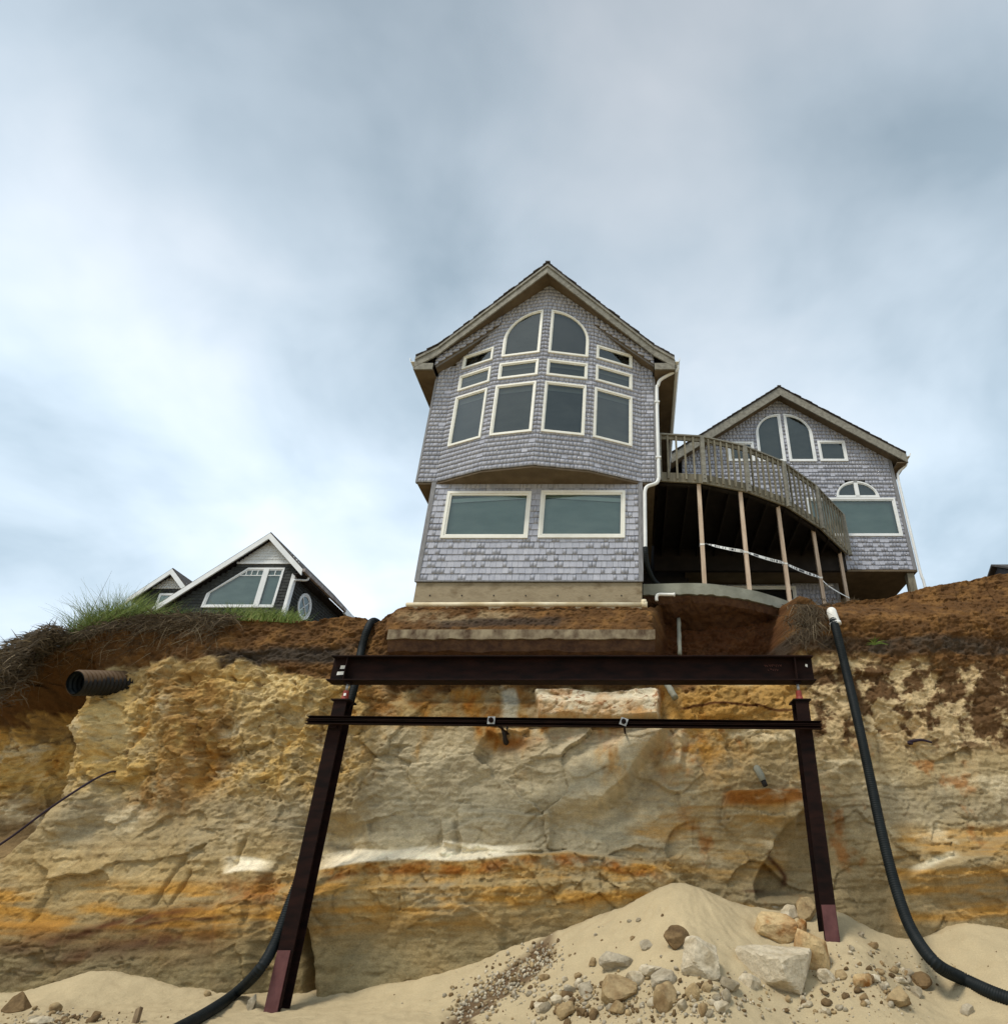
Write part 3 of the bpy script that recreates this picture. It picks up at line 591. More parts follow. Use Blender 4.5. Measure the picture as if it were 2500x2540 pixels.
def shingle_wall(f, poly, holes, e, zb, store, sheath, wmin=0.06, wmax=0.14, tone=(0, 1), tk=0.021):
    ztop = max(z for _, z in poly); k = 0
    while zb+k*e < ztop:
        z0 = zb+k*e; z1 = min(z0+e, ztop); k += 1
        sp = span(poly, min(z0+e*0.35, ztop-1e-3))
        if sp is None: continue
        cuts = sorted(h for h in (g(z0, z1) for g in holes) if h); ivs = []; a = sp[0]
        for c0, c1 in cuts:
            if c0 > a: ivs.append((a, min(c0, sp[1])))
            a = max(a, c1)
        if a < sp[1]: ivs.append((a, sp[1]))
        rowt = rng.uniform(-0.08, 0.08); ivs = [(a, b, z0, z1) for a, b in ivs]; za_, zb_ = z0, z1
        for g in holes:
            if hasattr(g, 'rect'):
                c0, c1, h0, h1 = g.rect
                if z0 < h1-0.005 and h1 < z1-0.012: ivs.append((c0, c1, h1-0.012, z1))
                if h0-0.012 > z0 and h0 < z1-0.005: ivs.append((c0, c1, z0, h0))
        for i0, i1, z0, z1 in ivs:
            if i1-i0 < 0.01: continue
            sheath.add([f.w(i0, z0-0.01, -0.012), f.w(i1, z0-0.01, -0.012), f.w(i1, z1+0.012, -0.012), f.w(i0, z1+0.012, -0.012)], [(0, 1, 2, 3)])
            x = i0
            while x < i1-0.004:
                w = rng.uniform(wmin, wmax); x1 = x+w
                if i1-x1 < 0.05: x1 = i1
                g = rng.uniform(0.001, 0.004); dz = rng.uniform(-0.004, 0.004); t0 = tk+rng.uniform(-0.003, 0.005); zt = z1+0.014
                P = []
                for zz, dd in ((z0+dz, t0), (zt, 0.002)):
                    P += [f.w(x+g, zz, -0.008), f.w(x1-g, zz, -0.008), f.w(x1-g, zz, dd), f.w(x+g, zz, dd)]
                zc = (f.p.y)*CT+(z0-EYE)*ST
                store.append((P, rng.uniform(*tone)+rowt, (x1-x)*e/zc**2))
                x = x1
SH_F = [(3, 2, 1, 0), (4, 5, 6, 7), (0, 1, 5, 4), (1, 2, 6, 5), (2, 3, 7, 6), (3, 0, 4, 7)]
def emit_shingles(store, mat, parent, n_single=300, name='shingle'):
    store.sort(key=lambda a: -a[2]); o0 = org(parent)
    for P, t, _ in store[:n_single]:
        me = bpy.data.meshes.new(name); me.from_pydata([tuple(p-o0) for p in P], [], SH_F)
        a = me.attributes.new('tone', 'FLOAT', 'POINT'); a.data.foreach_set('value', [t]*8); link(name, me, mat, parent)
    rest = store[n_single:]
    if rest:
        V = np.array([[tuple(p) for p in P] for P, _, _ in rest]).reshape(-1, 3); base = np.arange(len(rest))[:, None, None]*8
        Q = (np.array(SH_F)[None]+base).reshape(-1, 4); tone = np.repeat([t for _, t, _ in rest], 8)
        o = np_mesh('shingle_field', V, Q, mat, parent, tone=tone, smooth=False); o['kind'] = 'stuff'
def outline(kind, s0, s1, z0, z1, inset=0.0, n=14):
    s0 += inset; s1 -= inset; z0 += inset; z1 -= inset
    if kind == 'rect': return [(s0, z0), (s1, z0), (s1, z1), (s0, z1)]
    if kind == 'H':
        c = (s0+s1)/2; r = (s1-s0)/2; return [(s0, z0), (s1, z0)]+[(c+r*math.cos(t), z0+(z1-z0)*math.sin(t)) for t in [math.pi*i/(2*n) for i in range(1, 2*n)]]
    r = s1-s0; zs = z1-r
    if kind == 'R': return [(s0, z0), (s1, z0)]+[(s0+r*math.cos(t), zs+r*math.sin(t)) for t in [math.pi/2*i/n for i in range(n+1)]]
    if kind == 'L': return [(s1, z0), (s0, z0)]+[(s1-r*math.cos(t), zs+r*math.sin(t)) for t in [math.pi/2*i/n for i in range(n+1)]]
def ring(mb, f, A, B, d0, d1):
    n = len(A); v = [f.w(a, z, d1) for a, z in A]+[f.w(a, z, d1) for a, z in B]+[f.w(a, z, d0) for a, z in A]+[f.w(a, z, d0) for a, z in B]; fs = []
    for i in range(n):
        j = (i+1) % n; fs += [(i, j, n+j, n+i), (i, j, 2*n+j, 2*n+i), (n+i, n+j, 3*n+j, 3*n+i), (2*n+i, 2*n+j, 3*n+j, 3*n+i)]
    mb.add(v, fs)
def window(parent, f, kind, s0, s1, z0, z1, trim=0.072, mat=None, blind_or_dark=None, val=None, valh=0.09, name='window', sash=True, sill=False, outl=None):
    ol = outl or (lambda i: outline(kind, s0, s1, z0, z1, i))
    mb = MB(); ring(mb, f, ol(0), ol(trim*0.62), -0.02, 0.050)
    if sash: ring(mb, f, ol(trim*0.62), ol(trim), -0.02, 0.030)
    if sill: mb.hexa([f.w(s0-0.02, z0-0.035, -0.01), f.w(s1+0.02, z0-0.035, -0.01), f.w(s1+0.02, z0-0.035, 0.065), f.w(s0-0.02, z0-0.035, 0.065), f.w(s0-0.02, z0-0.002, -0.01), f.w(s1+0.02, z0-0.002, -0.01), f.w(s1+0.02, z0-0.002, 0.065), f.w(s0-0.02, z0-0.002, 0.065)])
    o = mb.build(name, mat or M_TRIM, parent)
    g = MB(); q = ol(trim*0.8)
    if sum(a[0]*b[1]-b[0]*a[1] for a, b in zip(q, q[1:]+q[:1])) < 0: q = q[::-1]
    g.add([f.w(a, z, 0.008) for a, z in q], [tuple(range(len(q)))]); g.build('pane', M_GLASS, o, fix=False)
    if blind_or_dark:  # charcoal passed here makes a dark sheet painting an unlit room
        b = MB(); q = ol(-0.01); b.add([f.w(a, z, -0.11) for a, z in q], [tuple(range(len(q)))]); b.build('blind_or_dark_sheet', blind_or_dark, o)
    if val:
        zt = z1-trim; b = MB(); b.add([f.w(s0, zt-valh, -0.085), f.w(s1, zt-valh, -0.085), f.w(s1, zt+0.05, -0.085), f.w(s0, zt+0.05, -0.085)], [(0, 1, 2, 3)]); b.build('valance', val, o)
    return o
def board(parent, name, mat, p, q, w, h, up=(0, 0, 1)): return MB().bar(p, q, w, h, up).build(name, mat, parent)

# ------------------------------------------------------------------ main house on the edge
def main_house():
    H = thing('shingled_house', 'tall grey shingled house with bowed window front hanging over the cliff edge', 'house', (-2.18, 13.0, 6.7))
    XR, ZR, SL = -2.18, 15.63, 0.77
    roofz = lambda x: ZR-SL*abs(x-XR)
    D0 = 12.28; ZB = 9.74
    plan = [(-4.9, D0), (-4.5, D0), (-3.36, 11.80), (-2.18, 11.60), (-0.98, 11.80), (0.2, D0), (0.5, D0)]
    store = []; sh = MB()
    facets = [Facet(a, b) for a, b in zip(plan[:-1], plan[1:])]
    wins = {1: [('rect', 0.21, 1.12, 10.65, 12.14), ('rect', 0.22, 1.14, 12.33, 12.82), ('rect', 0.24, 1.14, 13.04, 13.47)],
            2: [('rect', 0.10, 1.10, 10.65, 12.14), ('rect', 0.12, 1.11, 12.34, 12.84), ('L', 0.14, 1.11, 13.06, 14.52)],
            3: [('rect', 0.10, 1.08, 10.65, 12.14), ('rect', 0.11, 1.09, 12.34, 12.84), ('R', 0.11, 1.09, 13.06, 14.52)],
            4: [('rect', 0.06, 1.02, 10.65, 12.14), ('rect', 0.07, 1.02, 12.36, 12.86), ('rect', 0.07, 1.02, 13.08, 13.52)]}
    for i, f in enumerate(facets):
        xa = f.p.x; xb = f.w(f.L, 0).x
        poly = [(0, ZB), (f.L, ZB), (f.L, roofz(xb)-0.16), (0, roofz(xa)-0.16)]
        if i in (0, 5): poly = [(0, ZB), (f.L, ZB), (f.L, 13.25), (0, 13.25)]
        hs = []
        for kind, s0, s1, z0, z1 in wins.get(i, []):
            t = 0.04
            hs.append(rect_hole(s0+t, s1-t, z0+t, z1-t) if kind == 'rect' else arch_hole(s0+t, s1-t, z0+t, z1-(s1-s0)+0.0, kind))
        shingle_wall(f, poly, hs, 0.124, ZB, store, sh)
        for kind, s0, s1, z0, z1 in wins.get(i, []):
            sm = M_BLINDR if (kind == 'R') else (M_CHAR if z0 > 13 and kind == 'rect' else (M_BLIND2 if (i+int(z0)) % 2 else M_BLIND))
            window(H, f, kind, s0, s1, z0, z1, blind_or_dark=sm, val=M_VAL if kind == 'rect' and z0 < 13 else None, valh=0.10 if z1 < 12.3 else 0.06)
    # lower storey
    fl = Facet((-4.55, D0), (0.2, D0)); lw = [('rect', 0.38, 2.27, 8.27, 9.47), ('rect', 2.485, 4.375, 8.28, 9.49)]
    shingle_wall(fl, [(0.07, 7.28), (fl.L-0.07, 7.28), (fl.L-0.07, 9.73), (0.07, 9.73)], [rect_hole(a+0.04, b-0.04, c+0.04, d-0.04) for _, a, b, c, d in lw], 0.1525, 7.28, store, sh, 0.07, 0.155)
    for kind, s0, s1, z0, z1 in lw:
        o = window(H, fl, kind, s0, s1, z0, z1, trim=0.10, blind_or_dark=M_BLINDG, sill=False)
        # pale slanting band set behind the top of the pane
        n = 16; sw = MB(); left = s0 < 1
        for k in range(n):
            a0 = s0+0.1+(s1-s0-0.2)*k/n; a1 = s0+0.1+(s1-s0-0.2)*(k+1)/n
            def dz(a):
                t = (a-s0)/(s1-s0); t = t if left else 1-t
                return 0.25-0.13*t
            sw.add([fl.w(a0, z1-dz(a0), -0.075), fl.w(a1, z1-dz(a1), -0.075), fl.w(a1, z1-dz(a1)+0.09, -0.055), fl.w(a0, z1-dz(a0)+0.09, -0.055)], [(0, 1, 2, 3)])
        sw.build('pale_band', M_BANDG, o)
    # friezes that carry the rake across the receding outer facets
    for sgn in (-1, 1):
        kx, ex = (-3.36, -4.92) if sgn < 0 else (-0.98, 0.52)
        a = (ex, 11.99); b = (kx, 11.775)
        f = Facet(a, b) if sgn < 0 else Facet(b, a); xa = f.p.x; xb = f.w(f.L, 0).x
        zt = lambda x: roofz(x)-0.17; zb_ = lambda x: roofz(x)-0.50
        pts = [(0, zb_(xa)), (f.L, zb_(xb)), (f.L, zt(xb)), (0, zt(xa))]
        zlo = min(z for _, z in pts); k = 0; e = 0.124
        while zlo+k*e < max(z for _, z in pts):
            z0 = zlo+k*e; k += 1; sp = span(pts, z0+e*0.5)
            if not sp: continue
            x = sp[0]
            while x < sp[1]-0.01:
                x1 = min(x+rng.uniform(0.09, 0.17), sp[1]); P = []
                # butt line follows the slope at the low edge
                zl0 = max(z0, zb_(f.w(x, 0).x)); zl1 = max(z0, zb_(f.w(x1, 0).x))
                for pr in ((zl0, zl1, 0.024), (min(z0+e+0.014, zt(f.w(x, 0).x)), min(z0+e+0.014, zt(f.w(x1, 0).x)), 0.002)):
                    P += [f.w(x+0.002, pr[0], -0.008), f.w(x1-0.002, pr[1], -0.008), f.w(x1-0.002, pr[1], pr[2]), f.w(x+0.002, pr[0], pr[2])]
                store.append((P, rng.uniform(0, 1), 1e-6)); x = x1
        fb = MB(); fb.prism([f.w(s, z, -0.03) for s, z in pts], -f.n*0.05); fb.build('frieze_backing', M_CORNER, H)
        # sloping soffit from the frieze back to the bay wall
        so = MB(); st = [ex, ex+(kx-ex)*0.28, kx+(ex-kx)*0.3, kx]
        wall = lambda x: float(np.interp(x, [p[0] for p in plan], [p[1] for p in plan]))
        fr = lambda x: a[1]+(b[1]-a[1])*(x-ex)/(kx-ex)
        for x0, x1 in zip(st[:-1], st[1:]):
            so.hexa([(x0, fr(x0)+0.0, zb_(x0)), (x1, fr(x1), zb_(x1)), (x1, wall(x1)+0.1, zb_(x1)), (x0, wall(x0)+0.1, zb_(x0)), (x0, fr(x0), zb_(x0)+0.03), (x1, fr(x1), zb_(x1)+0.03), (x1, wall(x1)+0.1, zb_(x1)+0.03), (x0, wall(x0)+0.1, zb_(x0)+0.03)])
        so.build('frieze_soffit', M_SOFFIT, H)
    sh.build('sheathing', M_SHEATH, H, fix=False)
    emit_shingles(store, M_SH, H)
    # corner boards
    for x in (-4.515, 0.165): MB().box(x-0.05, x+0.05, D0-0.028, D0+0.02, 7.27, 9.72).build('corner_board', M_CORNER, H)
    for x in (-4.925, 0.525): MB().box(x-0.025, x+0.025, D0-0.02, D0+0.06, ZB-0.01, 12.9).build('corner_board', M_CORNER, H)
    MB().box(-4.56, 0.21, D0-0.03, D0+0.02, 7.245, 7.277).build('drip_board', M_CORNER, H)
    # body behind the front, floors closed
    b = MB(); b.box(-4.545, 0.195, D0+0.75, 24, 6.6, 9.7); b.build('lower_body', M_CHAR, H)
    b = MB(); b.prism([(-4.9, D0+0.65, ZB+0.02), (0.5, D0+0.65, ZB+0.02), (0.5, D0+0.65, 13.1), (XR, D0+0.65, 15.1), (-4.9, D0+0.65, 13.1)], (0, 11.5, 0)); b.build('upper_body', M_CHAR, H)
    for x0, z0, z1, lbl in ((-4.55, 7.25, 9.7, 0), (0.14, 7.25, 9.7, 0)): MB().box(x0, x0+0.06, D0+0.03, D0+0.76, z0, z1).build('side_wall', M_SHEATH, H)
    for x0 in (-4.9, 0.44): MB().box(x0, x0+0.06, D0+0.08, D0+0.7, ZB+0.02, 13.2).build('side_wall', M_SHEATH, H)
    # underside of the overhanging upper floor
    pl_ = [(x, y+0.004, ZB-0.012) for x, y in plan]+[(0.5, 24, ZB-0.012), (-4.9, 24, ZB-0.012)]
    MB().prism(pl_, (0, 0, -0.045)).build('bay_soffit', M_SOFFIT, H)
    # roof planes, prow front
    rake = [(-5.39, 11.88), (-4.88, 11.88), (XR, 11.10), (0.52, 11.88), (1.03, 11.88)]
    ry = lambda x: float(np.interp(x, [p[0] for p in rake], [p[1] for p in rake]))
    for xs in ((-5.39, -4.88, XR), (XR, 0.52, 1.03)):
        top = [Vector((x, ry(x)-0.02, roofz(x)+0.0)) for x in xs]+[Vector((xs[2], 24.2, roofz(xs[2]))), Vector((xs[0], 24.2, roofz(xs[0])))]
        rf = MB().prism(top, (0, 0, 0.05)).build('roof_plane', M_ROOF, H)
        # cedar shakes along the rake
        n = 26
        for k in range(n):
            t0, t1 = k/n, (k+1.25)/n; lo, hi = (xs[0], xs[2]) if abs(xs[0]-XR) > abs(xs[2]-XR) else (xs[2], xs[0])
            xa = lo+(hi-lo)*t0; xb = lo+(hi-lo)*min(t1, 1.0); pr = rng.uniform(0.02, 0.06); li = rng.uniform(0.028, 0.045)
            pa = Vector((xa, ry(xa)-pr, roofz(xa)+0.05)); pb = Vector((xb, ry(xb)-pr, roofz(xb)+0.05)); dy = Vector((0, 0.5, 0))
            MB().hexa([pa, pb, pb+dy, pa+dy, pa+Vector((0, 0, li)), pb+Vector((0, 0, 0.012)), pb+dy+Vector((0, 0, 0.012)), pa+dy+Vector((0, 0, li))]).build('shake', M_ROOF, rf)
    MB().bar((XR, 11.05, ZR+0.06), (XR, 24.2, ZR+0.06), 0.12, 0.04).build('ridge_cap', M_ROOF, H)
    # rake boards: a wide one and a narrow one on top
    for xs in ((-5.39, -4.88, XR), (XR, 0.52, 1.03)):
        for h0, h1, off, nm in ((-0.30, -0.075, 0.0, 'rake_board'), (-0.078, -0.004, -0.03, 'rake_trim')):
            m = MB()
            for x0, x1 in zip(xs[:-1], xs[1:]):
                y0, y1 = ry(x0)+off, ry(x1)+off
                m.hexa([(x0, y0, roofz(x0)+h0), (x1, y1, roofz(x1)+h0), (x1, y1+0.04, roofz(x1)+h0), (x0, y0+0.04, roofz(x0)+h0),
                        (x0, y0, roofz(x0)+h1), (x1, y1, roofz(x1)+h1), (x1, y1+0.04, roofz(x1)+h1), (x0, y0+0.04, roofz(x0)+h1)])
            m.build(nm, M_FASCIA, H)
        # raking soffit behind the board
        so = MB(); st = sorted(set(list(xs)+[p[0] for p in plan if min(xs) < p[0] < max(xs)])); st = [x for x in st if -4.95 <= x <= 0.55]
        wall = lambda x: float(np.interp(x, [p[0] for p in plan], [p[1] for p in plan]))
        for x0, x1 in zip(st[:-1], st[1:]):
            z0, z1 = roofz(x0)-0.20, roofz(x1)-0.20
            so.hexa([(x0, ry(x0)+0.045, z0), (x1, ry(x1)+0.045, z1), (x1, wall(x1)+0.25, z1), (x0, wall(x0)+0.25, z0), (x0, ry(x0)+0.045, z0+0.03), (x1, ry(x1)+0.045, z1+0.03), (x1, wall(x1)+0.25, z1+0.03), (x0, wall(x0)+0.25, z0+0.03)])
        so.build('rake_soffit', M_SOFFIT, H)
    # boxed eaves and gutters
    for x0, x1, gx in ((-5.385, -4.93, -5.46), (0.53, 1.025, 1.10)):
        MB().box(x0, x1, 11.93, 24, 12.83, 12.87).build('eave_soffit', M_SOFFIT, H)
        xo = x0 if gx < x0 else x1
        MB().box(min(xo, xo+(0.02 if gx > xo else -0.02)), max(xo, xo+(0.02 if gx > xo else -0.02)), 11.9, 24, 12.82, 13.12).build('eave_fascia', M_FASCIA, H)
        MB().box(x0, x1, 11.885, 11.925, 12.80, 13.0).build('eave_return', M_FASCIA, H)
        g = MB(); s = 1 if gx > -2 else -1; a = gx-0.058*s
        prof = [(a, 13.02), (a+0.085*s, 13.02), (a+0.12*s, 13.10), (a+0.12*s, 13.15), (a+0.11*s, 13.15), (a+0.105*s, 13.11), (a+0.075*s, 13.03), (a, 13.035)]
        g.prism([(x, 11.86, z) for x, z in prof], (0, 12.2, 0)).build('gutter', M_WHITE, H)
    # downspout on the right corner
    path = [(1.10, 11.98, 13.02), (1.08, 12.03, 12.90), (0.70, 12.16, 12.72), (0.62, 12.20, 12.55), (0.585, 12.21, 12.30), (0.585, 12.21, 10.0), (0.58, 12.21, 9.80), (0.52, 12.20, 9.66), (0.33, 12.19, 9.57), (0.27, 12.19, 9.45), (0.262, 12.19, 9.2), (0.262, 12.19, 7.98)]
    sp = MB(); pts = [Vector(p) for p in path]
    sp.tube(resample(smooth_path(pts, 240), 0.03), 0.042, 8); d = sp.build('downspout', M_WHITE, H, smooth=True)
    for z in (12.0, 10.35): MB().box(0.52, 0.645, 12.16, 12.265, z, z+0.04).build('strap', M_WHITE, d)
    # concrete foundation wall and the undermined footing
    MB().box(-4.53, 0.19, D0+0.015, D0+0.7, 6.3, 7.243).build('foundation_wall', M_CONC, H, bevel=0.012)
    fd = MB()
    for k in range(7): fd.box(-4.2+k*0.66-0.012, -4.2+k*0.66+0.012, D0+0.004, D0+0.03, 6.93, 6.955)
    fd.build('form_tie_hole', M_CHAR, H)
    n = 60; m = MB(); xs = np.linspace(-4.68, 0.42, n); zb = 5.79+0.05*fbm(xs*2.2, xs*0, 4, 401); yf = 11.69+0.012*fbm(xs*3, xs*0, 3, 402); yb = yf+0.05
    for i in range(n-1):
        m.hexa([(xs[i], yf[i]+0.01, zb[i]), (xs[i+1], yf[i+1]+0.01, zb[i+1]), (xs[i+1], 12.7, zb[i+1]), (xs[i], 12.7, zb[i]), (xs[i], yf[i], 5.975), (xs[i+1], yf[i+1], 5.975), (xs[i+1], 12.7, 5.975), (xs[i], 12.7, 5.975)])
    m.build('footing', M_FOOT, H)
    u2 = MB(); zc = zb-0.10+0.06*fbm(xs*1.5, xs*0, 4, 403)
    for i in range(n-1):
        u2.hexa([(xs[i], 11.84, zc[i]-0.1), (xs[i+1], 11.84, zc[i+1]-0.1), (xs[i+1], 12.6, 5.45), (xs[i], 12.6, 5.45), (xs[i], 11.75, zb[i]-0.002), (xs[i+1], 11.75, zb[i+1]-0.002), (xs[i+1], 12.6, zb[i+1]-0.002), (xs[i], 12.6, zb[i]-0.002)])
    u2.build('clinging_soil', simple('dark_clinging_soil', (0.05, 0.022, 0.012), (0.12, 0.06, 0.028), 7, bmp=0.8, bscale=18), H)
    return H
main_house()

# ------------------------------------------------------------------ wing house behind the deck
def wing_house():
    DW = 16.6; H = thing('shingled_house', 'smaller grey shingled gable house set back behind the curved deck', 'house', (4.85, 18.0, 7.3))
    XR, ZR, SL = 4.80, 16.06, 0.742; roofz = lambda x: ZR-SL*abs(x-XR); x0, x1 = 1.52, 8.08; ZB = 9.62
    f = Facet((x0, DW), (x1, DW)); S = lambda x: x-x0; store = []; sh = MB()
    wins = [('L', S(3.94), S(4.80), 13.36, 15.25), ('R', S(4.90), S(5.76), 13.36, 15.25), ('rect', S(5.87), S(6.74), 13.37, 14.16), ('rect', S(3.00), S(3.83), 13.37, 14.12), ('rect', S(5.2), S(7.915), 10.69, 12.01)]
    holes = [rect_hole(a+0.04, b-0.04, c+0.04, d-0.04) if k == 'rect' else arch_hole(a+0.04, b-0.04, c+0.04, d-(b-a), k) for k, a, b, c, d in wins]
    holes.append(arch_hole(S(6.21), S(7.44), 12.0, 12.0, 'H'))
    poly = [(0, ZB), (f.L-0.07, ZB), (f.L-0.07, roofz(x1)-0.1), (S(XR), ZR-0.1), (0, roofz(x0)-0.1)]
    shingle_wall(f, poly, holes, 0.1455, ZB, store, sh, 0.07, 0.15)
    for k, a, b, c, d in wins: window(H, f, k, a, b, c, d, trim=0.095, mat=M_WHITE, blind_or_dark=M_BLIND if c > 12 else M_BLINDG)
    hl = window(H, f, 'H', S(6.17), S(7.47), 12.02, 12.62, trim=0.09, mat=M_WHITE, blind_or_dark=M_BLIND)
    MB().hexa([f.w(S(6.76), 12.06, -0.01), f.w(S(6.88), 12.06, -0.01), f.w(S(6.88), 12.06, 0.05), f.w(S(6.76), 12.06, 0.05), f.w(S(6.76), 12.60, -0.01), f.w(S(6.88), 12.60, -0.01), f.w(S(6.88), 12.60, 0.05), f.w(S(6.76), 12.60, 0.05)]).build('mullion', M_WHITE, hl)
    sh.build('sheathing', M_SHEATH, H, fix=False); emit_shingles(store, M_SH, H)
    MB().box(x1-0.09, x1+0.02, DW-0.03, DW+0.06, ZB-0.02, 13.6).build('corner_board', M_CORNER, H)
    MB().box(x0-0.02, x1+0.02, DW-0.02, 23, ZB-0.07, ZB-0.012).build('floor_soffit', M_SOFFIT, H)
    b = MB(); b.prism([(x0, DW+0.5, ZB), (x1, DW+0.5, ZB), (x1, DW+0.5, 13.3), (XR, DW+0.5, ZR-0.35), (x0, DW+0.5, 13.3)], (0, 6, 0)); b.build('upper_body', M_CHAR, H)
    MB().box(x1-0.06, x1-0.003, DW+0.07, DW+0.55, ZB, 13.5).build('side_wall', M_SHEATH, H)
    yf = DW-0.40
    for a, bx in ((XR-3.62, XR), (XR, XR+3.62)):
        rf = MB().prism([(a, yf, roofz(a)), (bx, yf, roofz(bx)), (bx, 23.2, roofz(bx)), (a, 23.2, roofz(a))], (0, 0, 0.05)).build('roof_plane', M_ROOF, H)
        n = 22; lo, hi = (a, bx) if abs(a-XR) > abs(bx-XR) else (bx, a)
        for k in range(n):
            xa = lo+(hi-lo)*k/n; xb = lo+(hi-lo)*min(1, (k+1.2)/n); pr = rng.uniform(0.02, 0.05); li = rng.uniform(0.025, 0.04)
            pa = Vector((xa, yf-pr, roofz(xa)+0.05)); pb = Vector((xb, yf-pr, roofz(xb)+0.05)); dy = Vector((0, 0.4, 0))
            MB().hexa([pa, pb, pb+dy, pa+dy, pa+Vector((0, 0, li)), pb+Vector((0, 0, 0.01)), pb+dy+Vector((0, 0, 0.01)), pa+dy+Vector((0, 0, li))]).build('shake', M_ROOF, rf)
        m = MB(); m.hexa([(a, yf, roofz(a)-0.32), (bx, yf, roofz(bx)-0.32), (bx, yf+0.04, roofz(bx)-0.32), (a, yf+0.04, roofz(a)-0.32), (a, yf, roofz(a)-0.004), (bx, yf, roofz(bx)-0.004), (bx, yf+0.04, roofz(bx)-0.004), (a, yf+0.04, roofz(a)-0.004)]); m.build('rake_board', M_FASCIA, H)
        so = MB(); so.hexa([(a, yf+0.045, roofz(a)-0.22), (bx, yf+0.045, roofz(bx)-0.22), (bx, DW+0.1, roofz(bx)-0.22), (a, DW+0.1, roofz(a)-0.22), (a, yf+0.045, roofz(a)-0.19), (bx, yf+0.045, roofz(bx)-0.19), (bx, DW+0.1, roofz(bx)-0.19), (a, DW+0.1, roofz(a)-0.19)]); so.build('rake_soffit', M_SOFFIT, H)
    MB().bar((XR, yf-0.03, ZR+0.06), (XR, 23.2, ZR+0.06), 0.12, 0.04).build('ridge_cap', M_ROOF, H)
    xe = XR+3.62; ze = roofz(xe)
    MB().box(x1+0.022, xe-0.02, yf+0.05, 23, ze-0.30, ze-0.26).build('eave_soffit', M_SOFFIT, H)
    MB().prism([(xe+0.01, yf-0.03, ze-0.10), (xe+0.09, yf-0.03, ze-0.10), (xe+0.13, yf-0.03, ze-0.02), (xe+0.13, yf-0.03, ze+0.02), (xe+0.11, yf-0.03, ze+0.02), (xe+0.07, yf-0.03, ze-0.08), (xe+0.01, yf-0.03, ze-0.08)], (0, 6.2, 0)).build('gutter', M_WHITE, H)
    path = smooth_path([Vector(p) for p in ((xe+0.06, DW-0.2, ze-0.10), (xe+0.0, DW-0.18, ze-0.28), (x1+0.16, DW-0.05, ze-0.42), (x1+0.10, DW-0.02, ze-0.62), (x1+0.09, DW-0.02, 12.0), (x1+0.09, DW-0.02, 9.7), (x1+0.12, DW-0.02, 9.2), (x1+0.13, DW, 8.3), (x1+0.13, DW, 7.4))], 120)
    MB().tube(path, 0.04, 8).build('downspout', M_WHITE, H, smooth=True)
    MB().box(x1-0.26, x1-0.06, DW+0.06, DW+0.26, 7.2, ZB-0.075).build('carport_post', M_DECK, H)
    # ground floor wall behind the deck with its window, and the dark back of the carport
    fg = Facet((0.2, 17.4), (6.0, 17.4)); st2 = []; sh2 = MB()
    gw = (2.55-0.2, 4.78-0.2, 7.6, 9.45)
    shingle_wall(fg, [(gw[1]-0.1, 7.1), (fg.L, 7.1), (fg.L, ZB-0.08), (gw[1]-0.1, ZB-0.08)], [rect_hole(gw[0]+0.04, gw[1]-0.04, gw[2], gw[3]-0.04)], 0.15, 7.1, st2, sh2)
    window(H, fg, 'rect', *gw, trim=0.10, mat=M_TRIM, blind_or_dark=M_CHAR)
    sh2.build('ground_floor_sheathing', M_SHEATH, H, fix=False); emit_shingles(st2, M_SH, H, 0)
    MB().box(0.2, 6.0, 17.9, 22, 7.0, ZB-0.08).build('ground_floor_body', M_CHAR, H)  # near-black paints under-deck shade on this wall and the link wall
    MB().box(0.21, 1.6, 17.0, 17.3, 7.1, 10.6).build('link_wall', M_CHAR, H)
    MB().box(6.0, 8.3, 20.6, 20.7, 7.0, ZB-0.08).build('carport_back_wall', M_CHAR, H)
    MB().box(5.95, 6.05, 17.36, 17.5, 7.1, ZB-0.08).build('corner_board', M_CORNER, H)
    return H
wing_house()

